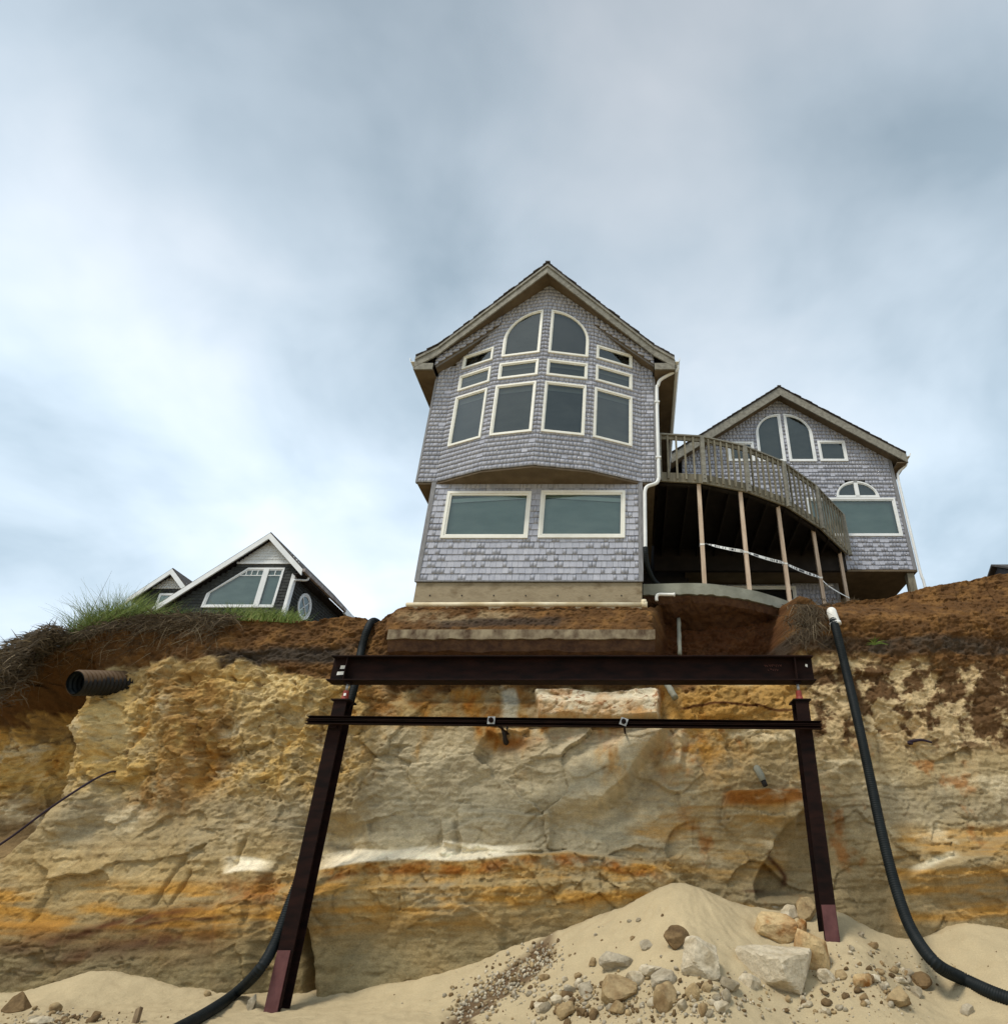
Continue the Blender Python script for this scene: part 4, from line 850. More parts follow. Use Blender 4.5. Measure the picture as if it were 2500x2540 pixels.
# ------------------------------------------------------------------ curved deck, patio slab
DK = [(0.62, 12.60), (1.66, 12.70), (2.75, 13.08), (3.84, 13.75), (4.96, 14.86), (6.14, 16.40)]
def deck():
    T = thing('curved_deck', 'raised weathered wooden deck with curved baluster railing beside the tall house', 'deck', (2.5, 13.5, 7.35))
    Z0 = 9.98; ZD = 10.22; ZR = 11.30
    pts = [Vector((x, y, 0)) for x, y in DK]
    floor = pts+[Vector((6.14, 16.55, 0)), Vector((0.62, 16.55, 0))]
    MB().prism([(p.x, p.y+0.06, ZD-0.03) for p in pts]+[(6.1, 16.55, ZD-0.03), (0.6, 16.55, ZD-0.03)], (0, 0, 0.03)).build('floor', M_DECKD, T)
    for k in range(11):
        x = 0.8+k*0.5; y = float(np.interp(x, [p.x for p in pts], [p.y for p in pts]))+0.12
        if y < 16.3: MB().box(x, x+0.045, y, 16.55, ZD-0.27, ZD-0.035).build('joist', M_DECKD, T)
    MB().box(0.6, 6.05, 16.42, 16.545, 9.50, 10.18).build('added_shade_board', M_DECKD, T)  # added dark board that stands in for shade below the deck floor
    n_b = [5, 7, 7, 7, 9]
    for i, (a, b) in enumerate(zip(pts[:-1], pts[1:])):
        d = (b-a).normalized(); n = Vector((d.y, -d.x, 0)); up = Vector((0, 0, 1))
        rim = board(T, 'rim_board', M_DECK, a+n*-0.02+up*(Z0+0.135), b+n*-0.02+up*(Z0+0.135), 0.045, 0.25)
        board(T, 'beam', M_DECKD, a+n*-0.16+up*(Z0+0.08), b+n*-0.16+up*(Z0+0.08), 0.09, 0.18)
        board(T, 'handrail', M_DECKG, a+n*0.01+up*(ZR+0.02)-d*0.02, b+n*0.01+up*(ZR+0.02)+d*0.02, 0.14, 0.04)
        board(T, 'top_rail', M_DECK, a+up*(ZR-0.06)+n*0.01, b+up*(ZR-0.06)+n*0.01, 0.04, 0.09)
        k = n_b[i]; L = (b-a).length
        for j in range(1, k):
            p = a+d*(L*j/k)+n*0.052
            board(T, 'baluster', M_DECK, p+up*(Z0+0.05), p+up*(ZR-0.02), 0.042, 0.042, n)
    for i, p in enumerate(pts):
        q = pts[min(i+1, len(pts)-1)]-pts[max(i-1, 0)]; q.normalize(); n = Vector((q.y, -q.x, 0)); o = board(T, 'rail_post', M_DECKG, p+n*0.06+Vector((0, 0, Z0-0.02)), p+n*0.06+Vector((0, 0, ZR-0.005)), 0.095, 0.09, n)
        for zz in (Z0+0.07, Z0+0.19): MB().bar(p+n*0.10+Vector((0, 0, zz)), p+n*0.112+Vector((0, 0, zz)), 0.022, 0.022).build('bolt', M_CHAR, o)
    posts = [(1.55, 12.78), (2.58, 13.12), (3.62, 13.80), (4.80, 15.02), (5.86, 16.30)]
    for x, y in posts:
        zb = 7.352 if x < 3.64 else 7.05
        board(T, 'support_post', M_POST, (x, y, zb), (x, y, Z0+0.03), 0.09, 0.09, (0, 1, 0))
    return posts
POSTS = deck()
def slab():
    edge = [(0.215, 12.62), (1.49, 12.58), (2.5, 12.89), (3.14, 13.27), (3.67, 13.70), (4.2, 14.4)]
    P = resample(smooth_path([Vector((x, y, 0)) for x, y in edge], 120), 0.06); m = MB(); n = len(P)
    rag = 0.05*fbm(np.arange(n)*0.35, np.zeros(n), 4, 410); rg2 = 0.05*np.abs(fbm(np.arange(n)*0.5, np.zeros(n), 3, 411))
    for i in range(n-1):
        a, b = P[i], P[i+1]; za = 7.105+rag[i]; zb = 7.105+rag[i+1]
        m.hexa([(a.x, a.y+0.015, za), (b.x, b.y+0.015, zb), (b.x, 17.38, 7.09), (a.x, 17.38, 7.09), (a.x, a.y, 7.35), (b.x, b.y, 7.35), (b.x, 17.38, 7.35), (a.x, 17.38, 7.35)])
    T = thing('concrete_slab', 'undermined grey concrete patio slab jutting out beneath the deck posts', 'slab', (1.9, 14.0, 7.1))
    m.build('slab_body', M_CONCG, T); cs = MB(); N_ = 14; ys = np.linspace(0.07, 1.5, N_); rows = []
    for i in range(0, n):
        a = P[i]; x = np.full(N_, a.x); zz = 7.085-0.05-0.34*ys**1.1+0.09*fbm(x*3.1, ys*3.1, 4, 415)-0.02; zz[0] = 7.09+rag[i]*0.5; rows.append([(a.x, a.y+y, z) for y, z in zip(ys, zz)])
    for i in range(n-1):
        for j in range(N_-1): cs.add([rows[i][j], rows[i+1][j], rows[i+1][j+1], rows[i][j+1]], [(0, 1, 2, 3)])
    cs.build('clinging_soil', bpy.data.materials['dark_clinging_soil'], T)
slab()

# ------------------------------------------------------------------ neighbour house at left, glimpses of two more
def left_house():
    H = thing('gabled_house', 'dark shingled house with white rake boards and trapezoid window behind grass', 'house', (-16, 27, 6.5))
    D = 24.0; XR, ZR = -15.22, 14.73; roofz = lambda x: ZR-0.90*abs(x-XR) if x < XR else ZR-0.95*(x-XR)
    xl, xr = -19.6, -13.87; f = Facet((xl, D), (xr, D)); S = lambda x: x-xl; store = []; sh = MB()
    poly = [(0, 6.4), (f.L, 6.4), (f.L, roofz(xr)-0.1), (S(XR), ZR-0.1), (0, roofz(xl)-0.1)]
    trap = [(S(-17.26), 11.5), (S(-14.37), 11.5), (S(-14.35), 13.26), (S(-15.86), 13.26), (S(-17.22), 12.10)]
    def traphole(a, b):
        if b < 11.52 or a > 13.2: return None
        z = max(a, 11.5); s0 = np.interp(z, [11.5, 12.1, 13.26], [S(-17.22), S(-17.18), S(-15.82)]); return (float(s0)+0.04, S(-14.4))
    low = [(0, 10.6), (f.L, 10.6), (f.L, roofz(xr)-0.1), (S(-14.0), 13.43), (S(-16.3), 13.43), (0, roofz(xl)-0.1)]
    shingle_wall(f, low, [traphole], 0.135, 10.6, store, sh, 0.10, 0.22); emit_shingles(store, M_SHD, H, 300)
    st2 = []; shingle_wall(f, [(S(-16.35), 13.53), (S(-13.9), 13.53), (S(XR), ZR-0.1)], [], 0.13, 13.53, st2, sh, 0.11, 0.13); emit_shingles(st2, M_SHW, H, 300, 'white_shingle')
    sh.build('sheathing', M_SHEATH, H, fix=False)
    MB().box(-16.4, -13.85, D-0.05, D+0.02, 13.44, 13.53).build('frieze_board', M_WHITE, H)
    def ol(i):
        c = (S(-15.6), 12.4); return [(a+(c[0]-a)*i*0.62, z+(c[1]-z)*i*1.1) for a, z in trap]
    w = window(H, f, 'rect', S(-17.2), S(-14.4), 11.5, 13.26, trim=0.13, mat=M_WHITE, blind_or_dark=M_BLINDG, outl=ol)
    MB().hexa([f.w(S(-15.19), 11.55, 0), f.w(S(-14.97), 11.55, 0), f.w(S(-14.97), 11.55, 0.06), f.w(S(-15.19), 11.55, 0.06), f.w(S(-15.19), 13.22, 0), f.w(S(-14.97), 13.22, 0), f.w(S(-14.97), 13.22, 0.06), f.w(S(-15.19), 13.22, 0.06)]).build('mullion', M_WHITE, w)
    g = MB()
    for a, b in ((-16.1, -15.2), (-14.97, -14.45)): g.hexa([f.w(S(a), 12.90, 0.0), f.w(S(b), 12.90, 0.0), f.w(S(b), 12.90, 0.03), f.w(S(a), 12.90, 0.03), f.w(S(a), 12.93, 0.0), f.w(S(b), 12.93, 0.0), f.w(S(b), 12.93, 0.03), f.w(S(a), 12.93, 0.03)])
    for x in (-15.9, -15.68, -15.44, -14.72): g.hexa([f.w(S(x), 12.9, 0.0), f.w(S(x+0.03), 12.9, 0.0), f.w(S(x+0.03), 12.9, 0.028), f.w(S(x), 12.9, 0.028), f.w(S(x), 13.17, 0.0), f.w(S(x+0.03), 13.17, 0.0), f.w(S(x+0.03), 13.17, 0.028), f.w(S(x), 13.17, 0.028)])
    g.build('glazing_bars', M_WHITE, w)
    # right side wall with the round window
    fs = Facet((xr, D), (xr, 30.0)); st3 = []; sh3 = MB()
    cy, cz, rr = 25.28-D, 12.08, 0.56
    def rh(a, b):
        m = min(abs(a-cz), abs(b-cz)) if not (a < cz < b) else 0
        if m >= rr-0.04: return None
        k = math.sqrt(rr*rr-m*m)-0.03; return (cy-k, cy+k)
    shingle_wall(fs, [(0, 10.6), (fs.L, 10.6), (fs.L, 13.1), (0, 13.1)], [rh], 0.135, 10.6, st3, sh3, 0.10, 0.22); emit_shingles(st3, M_SHD, H, 0); sh3.build('side_sheathing', M_SHEATH, H, fix=False)
    circ = lambda i: [(cy+(rr-i)*math.cos(t), cz+(rr-i)*math.sin(t)) for t in [2*math.pi*k/28 for k in range(28)]]
    rw = window(H, fs, 'rect', cy-rr, cy+rr, cz-rr, cz+rr, trim=0.14, mat=M_WHITE, blind_or_dark=M_CHAR, outl=circ, name='round_window')
    for a in (R(45), R(135)):
        c, s = math.cos(a)*(rr-0.1), math.sin(a)*(rr-0.1); MB().bar(fs.w(cy-c, cz-s, 0.02), fs.w(cy+c, cz+s, 0.02), 0.03, 0.03).build('glazing_bar', M_WHITE, rw)
    MB().box(xr-0.12, xr+0.035, D-0.04, D+0.12, 10.5, 13.0).build('corner_board', M_WHITE, H)
    MB().box(xl, xr-0.3, D+0.3, 30, 6.4, 11.2).build('body', M_CHAR, H)
    MB().box(xl, xr-0.02, D-0.0+0.02, D+0.3, 6.4, 10.6).build('lower_wall', M_SHEATH, H)
    MB().prism([(xl, D+0.3, 11.2), (xr-0.3, D+0.3, 11.2), (xr-0.3, D+0.3, 12.9), (XR, D+0.3, ZR-0.4)], (0, 5.6, 0)).build('attic', M_CHAR, H)
    # roof
    yf = D-0.30
    for a, b in ((-19.9, XR), (XR, -13.45)):
        MB().prism([(a, yf, roofz(a)), (b, yf, roofz(b)), (b, 30.2, roofz(b)), (a, 30.2, roofz(a))], (0, 0, 0.07)).build('roof_plane', M_ROOF, H)
        m = MB(); m.hexa([(a, yf-0.03, roofz(a)-0.26), (b, yf-0.03, roofz(b)-0.26), (b, yf+0.03, roofz(b)-0.26), (a, yf+0.03, roofz(a)-0.26), (a, yf-0.03, roofz(a)+0.01), (b, yf-0.03, roofz(b)+0.01), (b, yf+0.03, roofz(b)+0.01), (a, yf+0.03, roofz(a)+0.01)]); m.build('rake_board', M_WHITE, H)
        so = MB(); so.hexa([(a, yf+0.03, roofz(a)-0.14), (b, yf+0.03, roofz(b)-0.14), (b, D+0.1, roofz(b)-0.14), (a, D+0.1, roofz(a)-0.14), (a, yf+0.03, roofz(a)-0.1), (b, yf+0.03, roofz(b)-0.1), (b, D+0.1, roofz(b)-0.1), (a, D+0.1, roofz(a)-0.1)]); so.build('rake_soffit', M_CHAR, H)
    MB().box(-13.84, -13.46, yf+0.05, 30.1, 12.88, 12.92).build('eave_soffit', M_CHAR, H)
    MB().box(-13.46, -13.34, yf-0.02, 28.0, 12.95, 13.08).build('gutter', simple('weathered_gutter', (0.20, 0.16, 0.14), (0.42, 0.38, 0.36), 4), H)
    MB().box(-13.46, -13.36, 28.0, 30.2, 12.84, 13.1).build('eave_fascia', M_WHITE, H)
    MB().tube(smooth_path([Vector(p) for p in ((-13.42, D+0.25, 12.95), (-13.48, D+0.2, 12.80), (-13.78, D-0.02, 12.70), (-13.84, D-0.06, 12.5), (-13.84, D-0.07, 11.0), (-13.84, D-0.07, 7.0))], 50), 0.045, 8).build('downspout', M_WHITE, H, smooth=True)
    # lower cross gable further back
    E_ = 26.0; x0, x1, xm, zr = -21.75, -18.8, -20.35, 14.03; rz = lambda x: zr-0.98*abs(x-xm)
    G = MB().prism([(-21.45, E_+0.02, 6.4), (-18.9, E_+0.02, 6.4), (-18.9, E_+0.02, rz(-18.9)-0.05), (xm, E_+0.02, zr-0.15), (-21.45, E_+0.02, rz(-21.45)-0.1)], (0, 3.5, 0)).build('cross_gable', M_SHEATH, H)
    fg = Facet((-21.45, E_), (-18.9, E_)); st4 = []; dummy = MB(); S2 = lambda x: x+21.45
    shingle_wall(fg, [(0, 10.8), (fg.L, 10.8), (fg.L, 12.4), (S2(-19.6), 13.18), (S2(-20.9), 13.18), (0, rz(-21.45)-0.1)], [rect_hole(S2(-20.67), S2(-19.4), 11.6, 12.95)], 0.135, 10.8, st4, dummy, 0.10, 0.22); emit_shingles(st4, M_SHD, G, 0)
    st5 = []; shingle_wall(fg, [(S2(-21.2), 13.22), (S2(-19.5), 13.22), (S2(xm), zr-0.1)], [], 0.13, 13.22, st5, dummy, 0.11, 0.14); emit_shingles(st5, M_SHW, G, 0)
    w2 = MB(); A = [(S2(-20.7), 11.6), (S2(-19.4), 11.6), (S2(-19.4), 12.98), (S2(-20.7), 12.98)]; B = [(a+(0.1 if a < S2(-20) else -0.1), z+(0.1 if z < 12 else -0.1)) for a, z in A]
    ring(w2, fg, A, B, 0.0, 0.06); w2.build('gable_window_frame', M_WHITE, G)
    MB().add([fg.w(a, z, 0.012) for a, z in B], [(0, 1, 2, 3)]).build('curtain', M_BLUE, G)
    MB().add([fg.w(a, z, 0.035) for a, z in B], [(0, 1, 2, 3)]).build('pane', M_GLASS, G, fix=False)
    for a, b in ((-21.8, xm), (xm, -18.7)):
        MB().prism([(a, E_-0.3, rz(a)), (b, E_-0.3, rz(b)), (b, 29.5, rz(b)), (a, 29.5, rz(a))], (0, 0, 0.07)).build('gable_roof', M_ROOF, G)
        m = MB(); m.hexa([(a, E_-0.33, rz(a)-0.24), (b, E_-0.33, rz(b)-0.24), (b, E_-0.27, rz(b)-0.24), (a, E_-0.27, rz(a)-0.24), (a, E_-0.33, rz(a)+0.01), (b, E_-0.33, rz(b)+0.01), (b, E_-0.27, rz(b)+0.01), (a, E_-0.27, rz(a)+0.01)]); m.build('gable_rake_board', M_WHITE, G)
    MB().tube(smooth_path([Vector(p) for p in ((-21.75, E_-0.1, rz(-21.75)-0.05), (-21.6, E_-0.1, 12.35), (-21.45, E_-0.08, 12.2), (-21.42, E_-0.08, 11.0), (-21.42, E_-0.08, 7.0))], 40), 0.05, 8).build('gable_downspout', M_WHITE, G, smooth=True)
left_house()
def glimpse(name, label, x0, x1, y0, y1, zb, ze, zr, rm, wm):
    H = thing(name, label, 'house', ((x0+x1)/2, (y0+y1)/2, zb)); ym = (y0+y1)/2
    MB().box(x0+0.3, x1-0.3, y0+0.3, y1-0.3, zb, ze).build('wall', wm, H)
    MB().prism([(x0+0.3, y0+0.3, ze), (x0+0.3, y1-0.3, ze), (x0+0.3, ym, zr-0.1)], (x1-x0-0.6, 0, 0)).build('gable', wm, H)
    for ya in (y0, y1): MB().prism([(x0, ya, ze), (x1, ya, ze), (x1, ym, zr), (x0, ym, zr)], (0, 0, 0.12)).build('roof_plane', rm, H)
    MB().box(x0, x1, y0-0.03, y0+0.03, ze-0.22, ze+0.11).build('fascia', M_WHITE, H)
pL = at(0, 1672, 30); pR = at(2497, 1415, 30)
glimpse('distant_house', 'pale grey roof of a distant house at the far left edge', pL.x-9, pL.x+0.75, 30, 38, 5.0, pL.z-0.45, pL.z+2.1, simple('grey_green_roof', (0.20, 0.235, 0.225), (0.27, 0.30, 0.29), 5), M_WHITE)
glimpse('distant_house', 'dark roof corner of a distant house at the far right edge', pR.x+1.75, pR.x+10, 30, 38, 7.4, pR.z-0.2, pR.z+2.2, M_ROOF, M_SHEATH)

# ------------------------------------------------------------------ shoring steel
def steel():
    XA, XB, ZB, ZT, Y0, Y1 = -5.27, 3.15, 4.76, 5.205, 10.90, 11.20
    B = thing('steel_beam', 'long dark rusted steel I beam spanning between the two jack posts', 'beam', (-1.06, 11.05, ZB))
    MB().box(XA, XB, Y0, Y1, ZB, ZB+0.024).build('bottom_flange', M_STEEL, B, bevel=0.004)
    MB().box(XA, XB, Y0, Y1, ZT-0.024, ZT).build('top_flange', M_STEEL, B, bevel=0.004)
    MB().box(XA, XB, 11.042, 11.058, ZB+0.024, ZT-0.024).build('web', M_STEEL, B)
    for x in (XA+0.27, 2.82): MB().box(x, x+0.016, Y0+0.02, 11.042, ZB+0.024, ZT-0.024).build('stiffener', M_STEEL, B)
    for z in (ZB+0.13, ZB+0.24):
        x = XA+0.10 if z < 4.95 else XA+0.135
        MB().add([(x, 11.036, z), (x+0.115, 11.036, z+0.006), (x+0.125, 11.036, z+0.065), (x+0.005, 11.036, z+0.062)], [(0, 1, 2, 3)]).build('paper_tag', M_PAPER, B, fix=False)
    MB().add([(3.02, 11.036, 5.05), (3.06, 11.036, 5.03), (3.065, 11.036, 5.08), (3.03, 11.036, 5.09)], [(0, 1, 2, 3)]).build('paper_tag', M_PAPER, B, fix=False)
    # chalk scrawl on the web
    ck = MB(); r = random.Random(5)
    for row, (x0, x1, z) in enumerate(((2.30, 2.62, 5.06), (2.36, 2.55, 4.985))):
        x = x0
        while x < x1:
            w = r.uniform(0.018, 0.035); pts = [Vector((x+w*t, 11.038, z+0.022*math.sin(t*r.uniform(4, 8)+r.uniform(0, 3)))) for t in np.linspace(0, 1, 7)]
            ck.tube(pts, 0.0018, 4); x += w+0.012
    ck.build('chalk_mark', M_CHALK, B)
    for cx, side, pz0, pz1, zg in ((-4.92, 'left', 0.02, 0.86, -0.2), (2.84, 'right', 0.70, 1.42, 0.2)):
        C = thing('steel_column', f'dark rusted steel column standing in sand under the {side} end of beam', 'column', (cx, 11.0, zg), 'shoring columns')
        ya, yb = 10.85, 11.15; w = 0.11; zt = 4.40
        MB().box(cx-w, cx+w, ya, ya+0.02, zg, zt).build('front_flange', M_STEEL, C, bevel=0.003)
        MB().box(cx-w, cx+w, yb-0.02, yb, zg, zt).build('rear_flange', M_STEEL, C, bevel=0.003)
        MB().box(cx-0.008, cx+0.008, ya+0.02, yb-0.02, zg, zt).build('web', M_STEEL, C)
        MB().box(cx-0.15, cx+0.15, 10.82, 11.18, zt, zt+0.025).build('cap_plate', M_STEEL, C)
        for s in (-1, 1): MB().prism([(cx+s*w, 11.0, zt-0.10), (cx+s*(w+0.055), 11.0, zt), (cx+s*w, 11.0, zt)], (0, 0.02, 0)).build('gusset', M_STEEL, C)
        if side == 'right': shape = [(cx-0.10, 10.83, pz1), (cx+0.10, 10.83, pz1), (cx+0.10, 10.83, pz0+0.10), (cx+0.02, 10.83, pz0), (cx-0.10, 10.83, pz0+0.06)]
        else: shape = [(cx-0.105, 10.83, pz1), (cx+0.08, 10.83, pz1), (cx+0.08, 10.83, pz0), (cx-0.105, 10.83, pz0)]
        pp = MB().prism(shape, (0, 0.018, 0)).build('foot_plate', M_STEELR, C); pp['label'] = 'lighter red primed plate at the foot'
        J = thing('screw_jack', f'small red screw jack under the {side} end of the steel beam', 'jack', (cx, 11.0, zt+0.025), 'screw jacks')
        n = 10
        MB().tube([Vector((cx, 11.0, zt+0.025)), Vector((cx, 11.0, zt+0.05)), Vector((cx, 11.0, zt+0.10)), Vector((cx, 11.0, zt+0.20))], 0.06, 12, True, [0.075, 0.072, 0.055, 0.045]).build('body', M_JACK, J, smooth=False)
        MB().tube([Vector((cx, 11.0, zt+0.20)), Vector((cx, 11.0, zt+0.315))], 0.026, 10).build('screw', M_GALV, J, smooth=True)
        MB().box(cx-0.05, cx+0.05, 10.95, 11.05, zt+0.315, ZB-0.001).build('head', M_STEEL, J)
        if side == 'left': MB().add([(cx-0.005, 10.93, zt+0.10), (cx+0.035, 10.93, zt+0.10), (cx+0.035, 10.935, zt+0.145), (cx-0.005, 10.935, zt+0.145)], [(0, 1, 2, 3)]).build('label_sticker', M_PAPER, J, fix=False)
    # waler across the columns
    A = Vector((-5.35, 10.74, 4.05)); Bq = Vector((3.08, 10.74, 3.965)); Wt = thing('waler_bar', 'thin dark steel waler bar bolted across both columns below the beam', 'bar', ((A+Bq)/2)[:])
    d = (Bq-A).normalized()
    for off, nm in ((0.036, 'upper_channel'), (-0.036, 'lower_channel')):
        o = Vector((0, 0, off)); m = MB()
        m.bar(A+o+Vector((0, 0.045, 0)), Bq+o+Vector((0, 0.045, 0)), 0.012, 0.056)
        for k in (-1, 1): m.bar(A+o+Vector((0, 0.0, k*0.024)), Bq+o+Vector((0, 0.0, k*0.024)), 0.09, 0.008)
        m.build(nm, M_STEEL, Wt)
    for u in (1219, 1547):
        p = at(u, 1785, 10.68); p.z = A.z+(Bq.z-A.z)*(p.x-A.x)/(Bq.x-A.x)+0.01
        rot = 0.78 if u < 1300 else 0.45; hs = 0.085
        pts = [Vector((p.x+hs*math.cos(rot+k*math.pi/2), 10.665, p.z+hs*math.sin(rot+k*math.pi/2))) for k in range(4)]
        P = MB().prism(pts, (0, 0.012, 0)).build('anchor_plate', M_GALV, Wt)
        MB().tube([Vector((p.x, 10.62, p.z)), Vector((p.x, 10.665, p.z))], 0.042, 6).build('nut', M_STEEL, P)
        MB().tube([Vector((p.x, 10.57, p.z)), Vector((p.x+0.01, 12.2, p.z+0.10))], 0.018, 8).build('tie_rod', M_STEEL, P)
    for k, x in enumerate((-4.92, 2.84)): MB().box(x-0.05, x+0.05, 10.786, 10.85, 3.93, 4.08).build('clip', M_STEEL, Wt)
steel()

# ------------------------------------------------------------------ pipes, hoses, cable, tape
def hose(name, pts, r, label, cat, parent=None, pitch=0.034, amp=0.007, n=14, mat=None, samples=900):
    P = resample(smooth_path(pts, samples), pitch/3); rad = [r+amp*(1 if k % 3 else -1) for k in range(len(P))]
    o = MB().tube(P, r, n, True, rad).build(name, mat or M_HOSE, parent, smooth=True, fix=False)
    if parent is None: tag(o, label, cat)
    return o
# right hose with its white elbow
T = thing('drain_hose', 'black corrugated drain hose hanging down the cliff right of the columns', 'hose', at(2064, 1530, 12.6)[:])
def hug(u, v, off=0.14): return at(u, v, on_cliff(u, v).y-off)
rp = [hug(2066, 1532, 0.10), hug(2078, 1580, 0.16), hug(2100, 1670, 0.2), at(2130, 1800, 11.6), at(2160, 1940, 11.45), at(2190, 2080, 11.25), at(2224, 2210, 11.0), at(2262, 2310, 10.7), at(2320, 2390, 10.25)]
for uv in ((2390, 2442), (2470, 2480), (2560, 2512)):
    h = hit(*uv); rp.append(h+Vector((0, 0, 0.06)))
hose('hose_body', rp, 0.078, '', '', T)
e0 = rp[0]; MB().tube(smooth_path([e0+Vector((0.03, 0.0, -0.12)), e0+Vector((0.0, 0.02, 0.08)), e0+Vector((0.02, 0.10, 0.16)), e0+Vector((0.10, 0.32, 0.14))], 24), 0.10, 14, True).build('elbow', M_PVCW, T, smooth=True)
MB().tube([e0+Vector((0.035, -0.0, -0.16)), e0+Vector((0.025, 0, -0.10))], 0.115, 14).build('collar', M_PVCW, T, smooth=True)
# left hose
T = thing('drain_hose', 'black corrugated drain hose running down behind the left steel column', 'hose', at(925, 1545, 12.6)[:])
lp = [at(945, 1552, 13.2), at(926, 1541, 12.75), hug(912, 1560), hug(897, 1610), at(882, 1690, 11.85), at(852, 1800, 11.62), at(828, 1900, 11.52), at(790, 2040, 11.42), at(746, 2170, 11.3), at(712, 2260, 11.15), at(680, 2345, 10.95), at(640, 2410, 10.75)]
for uv in ((580, 2478), (510, 2528), (420, 2580)): lp.append(hit(*uv)+Vector((0, 0, 0.06)))
hose('hose_body', lp, 0.070, '', '', T)
# big culvert pipe in the top soil at left
T = thing('culvert_pipe', 'wide black corrugated pipe end poking out of the soil at left', 'pipe', at(185, 1693, 11.3)[:])
c0 = at(186, 1694, 11.60); ax = Vector((0.22, 0.93, 0.26)).normalized(); L_ = 2.0
P = [c0+ax*(k*0.02) for k in range(int(L_/0.02))]; rad = [0.225+0.012*(1 if (k//2) % 2 else -1) for k in range(len(P))]
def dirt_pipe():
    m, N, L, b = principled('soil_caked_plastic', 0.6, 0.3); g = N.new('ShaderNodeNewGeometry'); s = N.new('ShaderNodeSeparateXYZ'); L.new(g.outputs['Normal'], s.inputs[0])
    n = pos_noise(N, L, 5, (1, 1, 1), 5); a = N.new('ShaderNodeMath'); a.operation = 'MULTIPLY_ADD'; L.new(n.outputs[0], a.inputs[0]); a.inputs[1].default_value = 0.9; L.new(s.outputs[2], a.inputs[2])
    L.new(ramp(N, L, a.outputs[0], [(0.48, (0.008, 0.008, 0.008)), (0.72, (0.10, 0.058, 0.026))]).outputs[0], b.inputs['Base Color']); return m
MB().tube(P, 0.225, 24, False, rad).build('pipe_wall', dirt_pipe(), T, smooth=True, fix=False)
MB().tube(P, 0.20, 24, False, [r-0.02 for r in rad]).build('pipe_lining', M_HOSE, T, smooth=True, fix=False)
MB().tube([P[40], P[41]], 0.2, 24, True).build('pipe_plug', M_CHAR, T)
# white drain pipe along the foundation
T = thing('pvc_pipe', 'long cream pvc drain pipe lying along the concrete foundation', 'pipe', (-2.2, 12.13, 6.62))
MB().tube([at(1008, 1500, 12.15), at(1300, 1499, 12.15), at(1600, 1500, 12.15)], 0.046, 12).build('pipe_run', M_PVC, T, smooth=True)
p = at(1598, 1500, 12.15); MB().tube([p+Vector((-0.06, 0, 0)), p+Vector((0.06, 0, 0))], 0.06, 12).build('coupling', M_PVC, T, smooth=True)
MB().tube([p+Vector((-0.01, 0, 0.0)), p+Vector((-0.01, 0, 0.10))], 0.056, 12).build('tee_stub', M_PVC, T, smooth=True)
p = at(1640, 1478, 12.55)
T = thing('pvc_elbow', 'short white pvc pipe elbow sticking out under the patio slab edge', 'pipe', p[:])
MB().tube(smooth_path([p+Vector((-0.10, 0.0, -0.12)), p+Vector((-0.10, 0.0, -0.02)), p+Vector((-0.05, 0, 0.03)), p+Vector((0.08, -0.02, 0.02)), p+Vector((0.28, -0.06, -0.0))], 30), 0.036, 10).build('pipe_run', M_PVCW, T, smooth=True)
MB().tube([p+Vector((0.25, -0.055, 0.0)), p+Vector((0.285, -0.062, -0.001))], 0.044, 10).build('collar', M_PVCW, T, smooth=True)
# black hose that takes over from the house downspout
hose('black_hose', [Vector((0.262, 12.19, 8.02)), Vector((0.27, 12.2, 7.85)), Vector((0.32, 12.4, 7.62)), Vector((0.48, 12.75, 7.46)), Vector((0.8, 13.1, 7.41)), Vector((1.3, 13.3, 7.41))], 0.05, 'thin black hose curling from the white downspout onto the patio slab', 'hose', samples=200)
# pile stubs in the hollow under the slab
for (a, b, D1, D2, r, lbl) in (((1683, 1535), (1686, 1625), 13.2, 12.9, 0.045, 'pale concrete pier stub standing in the dark hollow under the slab'), ((1650, 1690), (1675, 1732), 12.05, 11.85, 0.06, 'broken grey pipe stub leaning below the beam beside the pale block')):
    p, q = at(*a, D1), at(*b, D2); pts = [p.lerp(q, k/8)+Vector((0.004*math.sin(k*2.1), 0, 0)) for k in range(9)]
    tag(MB().tube(pts, r, 12, True, [r*(1+0.06*math.sin(k*1.7)) for k in range(9)]).build('pier_stub', M_CONCG, smooth=True), lbl, 'pipe')
# stub pipe and root on the right of the face
p = on_cliff(1884, 1925)
T = thing('pipe_stub', 'pale grey pipe stub with dark end drooping from the cliff face', 'pipe', p[:])
MB().tube([p+Vector((-0.06, 0.25, 0.20)), p+Vector((-0.04, -0.02, 0.12)), p+Vector((0.0, -0.10, 0.0)), p+Vector((0.03, -0.13, -0.10))], 0.06, 12, True, [0.06, 0.062, 0.066, 0.058]).build('pipe_run', M_CONCG, T, smooth=True)
MB().tube([p+Vector((0.03, -0.13, -0.10)), p+Vector((0.06, -0.15, -0.19))], 0.045, 10).build('dark_end', M_CHAR, T, smooth=True)
p = on_cliff(2262, 1843); m = MB()
m.tube(smooth_path([p+Vector((-0.1, 0.15, 0)), p+Vector((0.0, -0.06, 0.02)), p+Vector((0.15, -0.10, 0.03)), p+Vector((0.33, -0.08, -0.01))], 16), 0.025, 8, True, [0.035-0.0012*k for k in range(16)])
m.tube(smooth_path([p+Vector((-0.05, 0.1, 0)), p+Vector((-0.03, -0.07, -0.03)), p+Vector((-0.12, -0.1, -0.02))], 10), 0.02, 8)
tag(m.build('root', M_CABLE, smooth=True), 'short dark root sticking sideways out of the cliff at right', 'root')
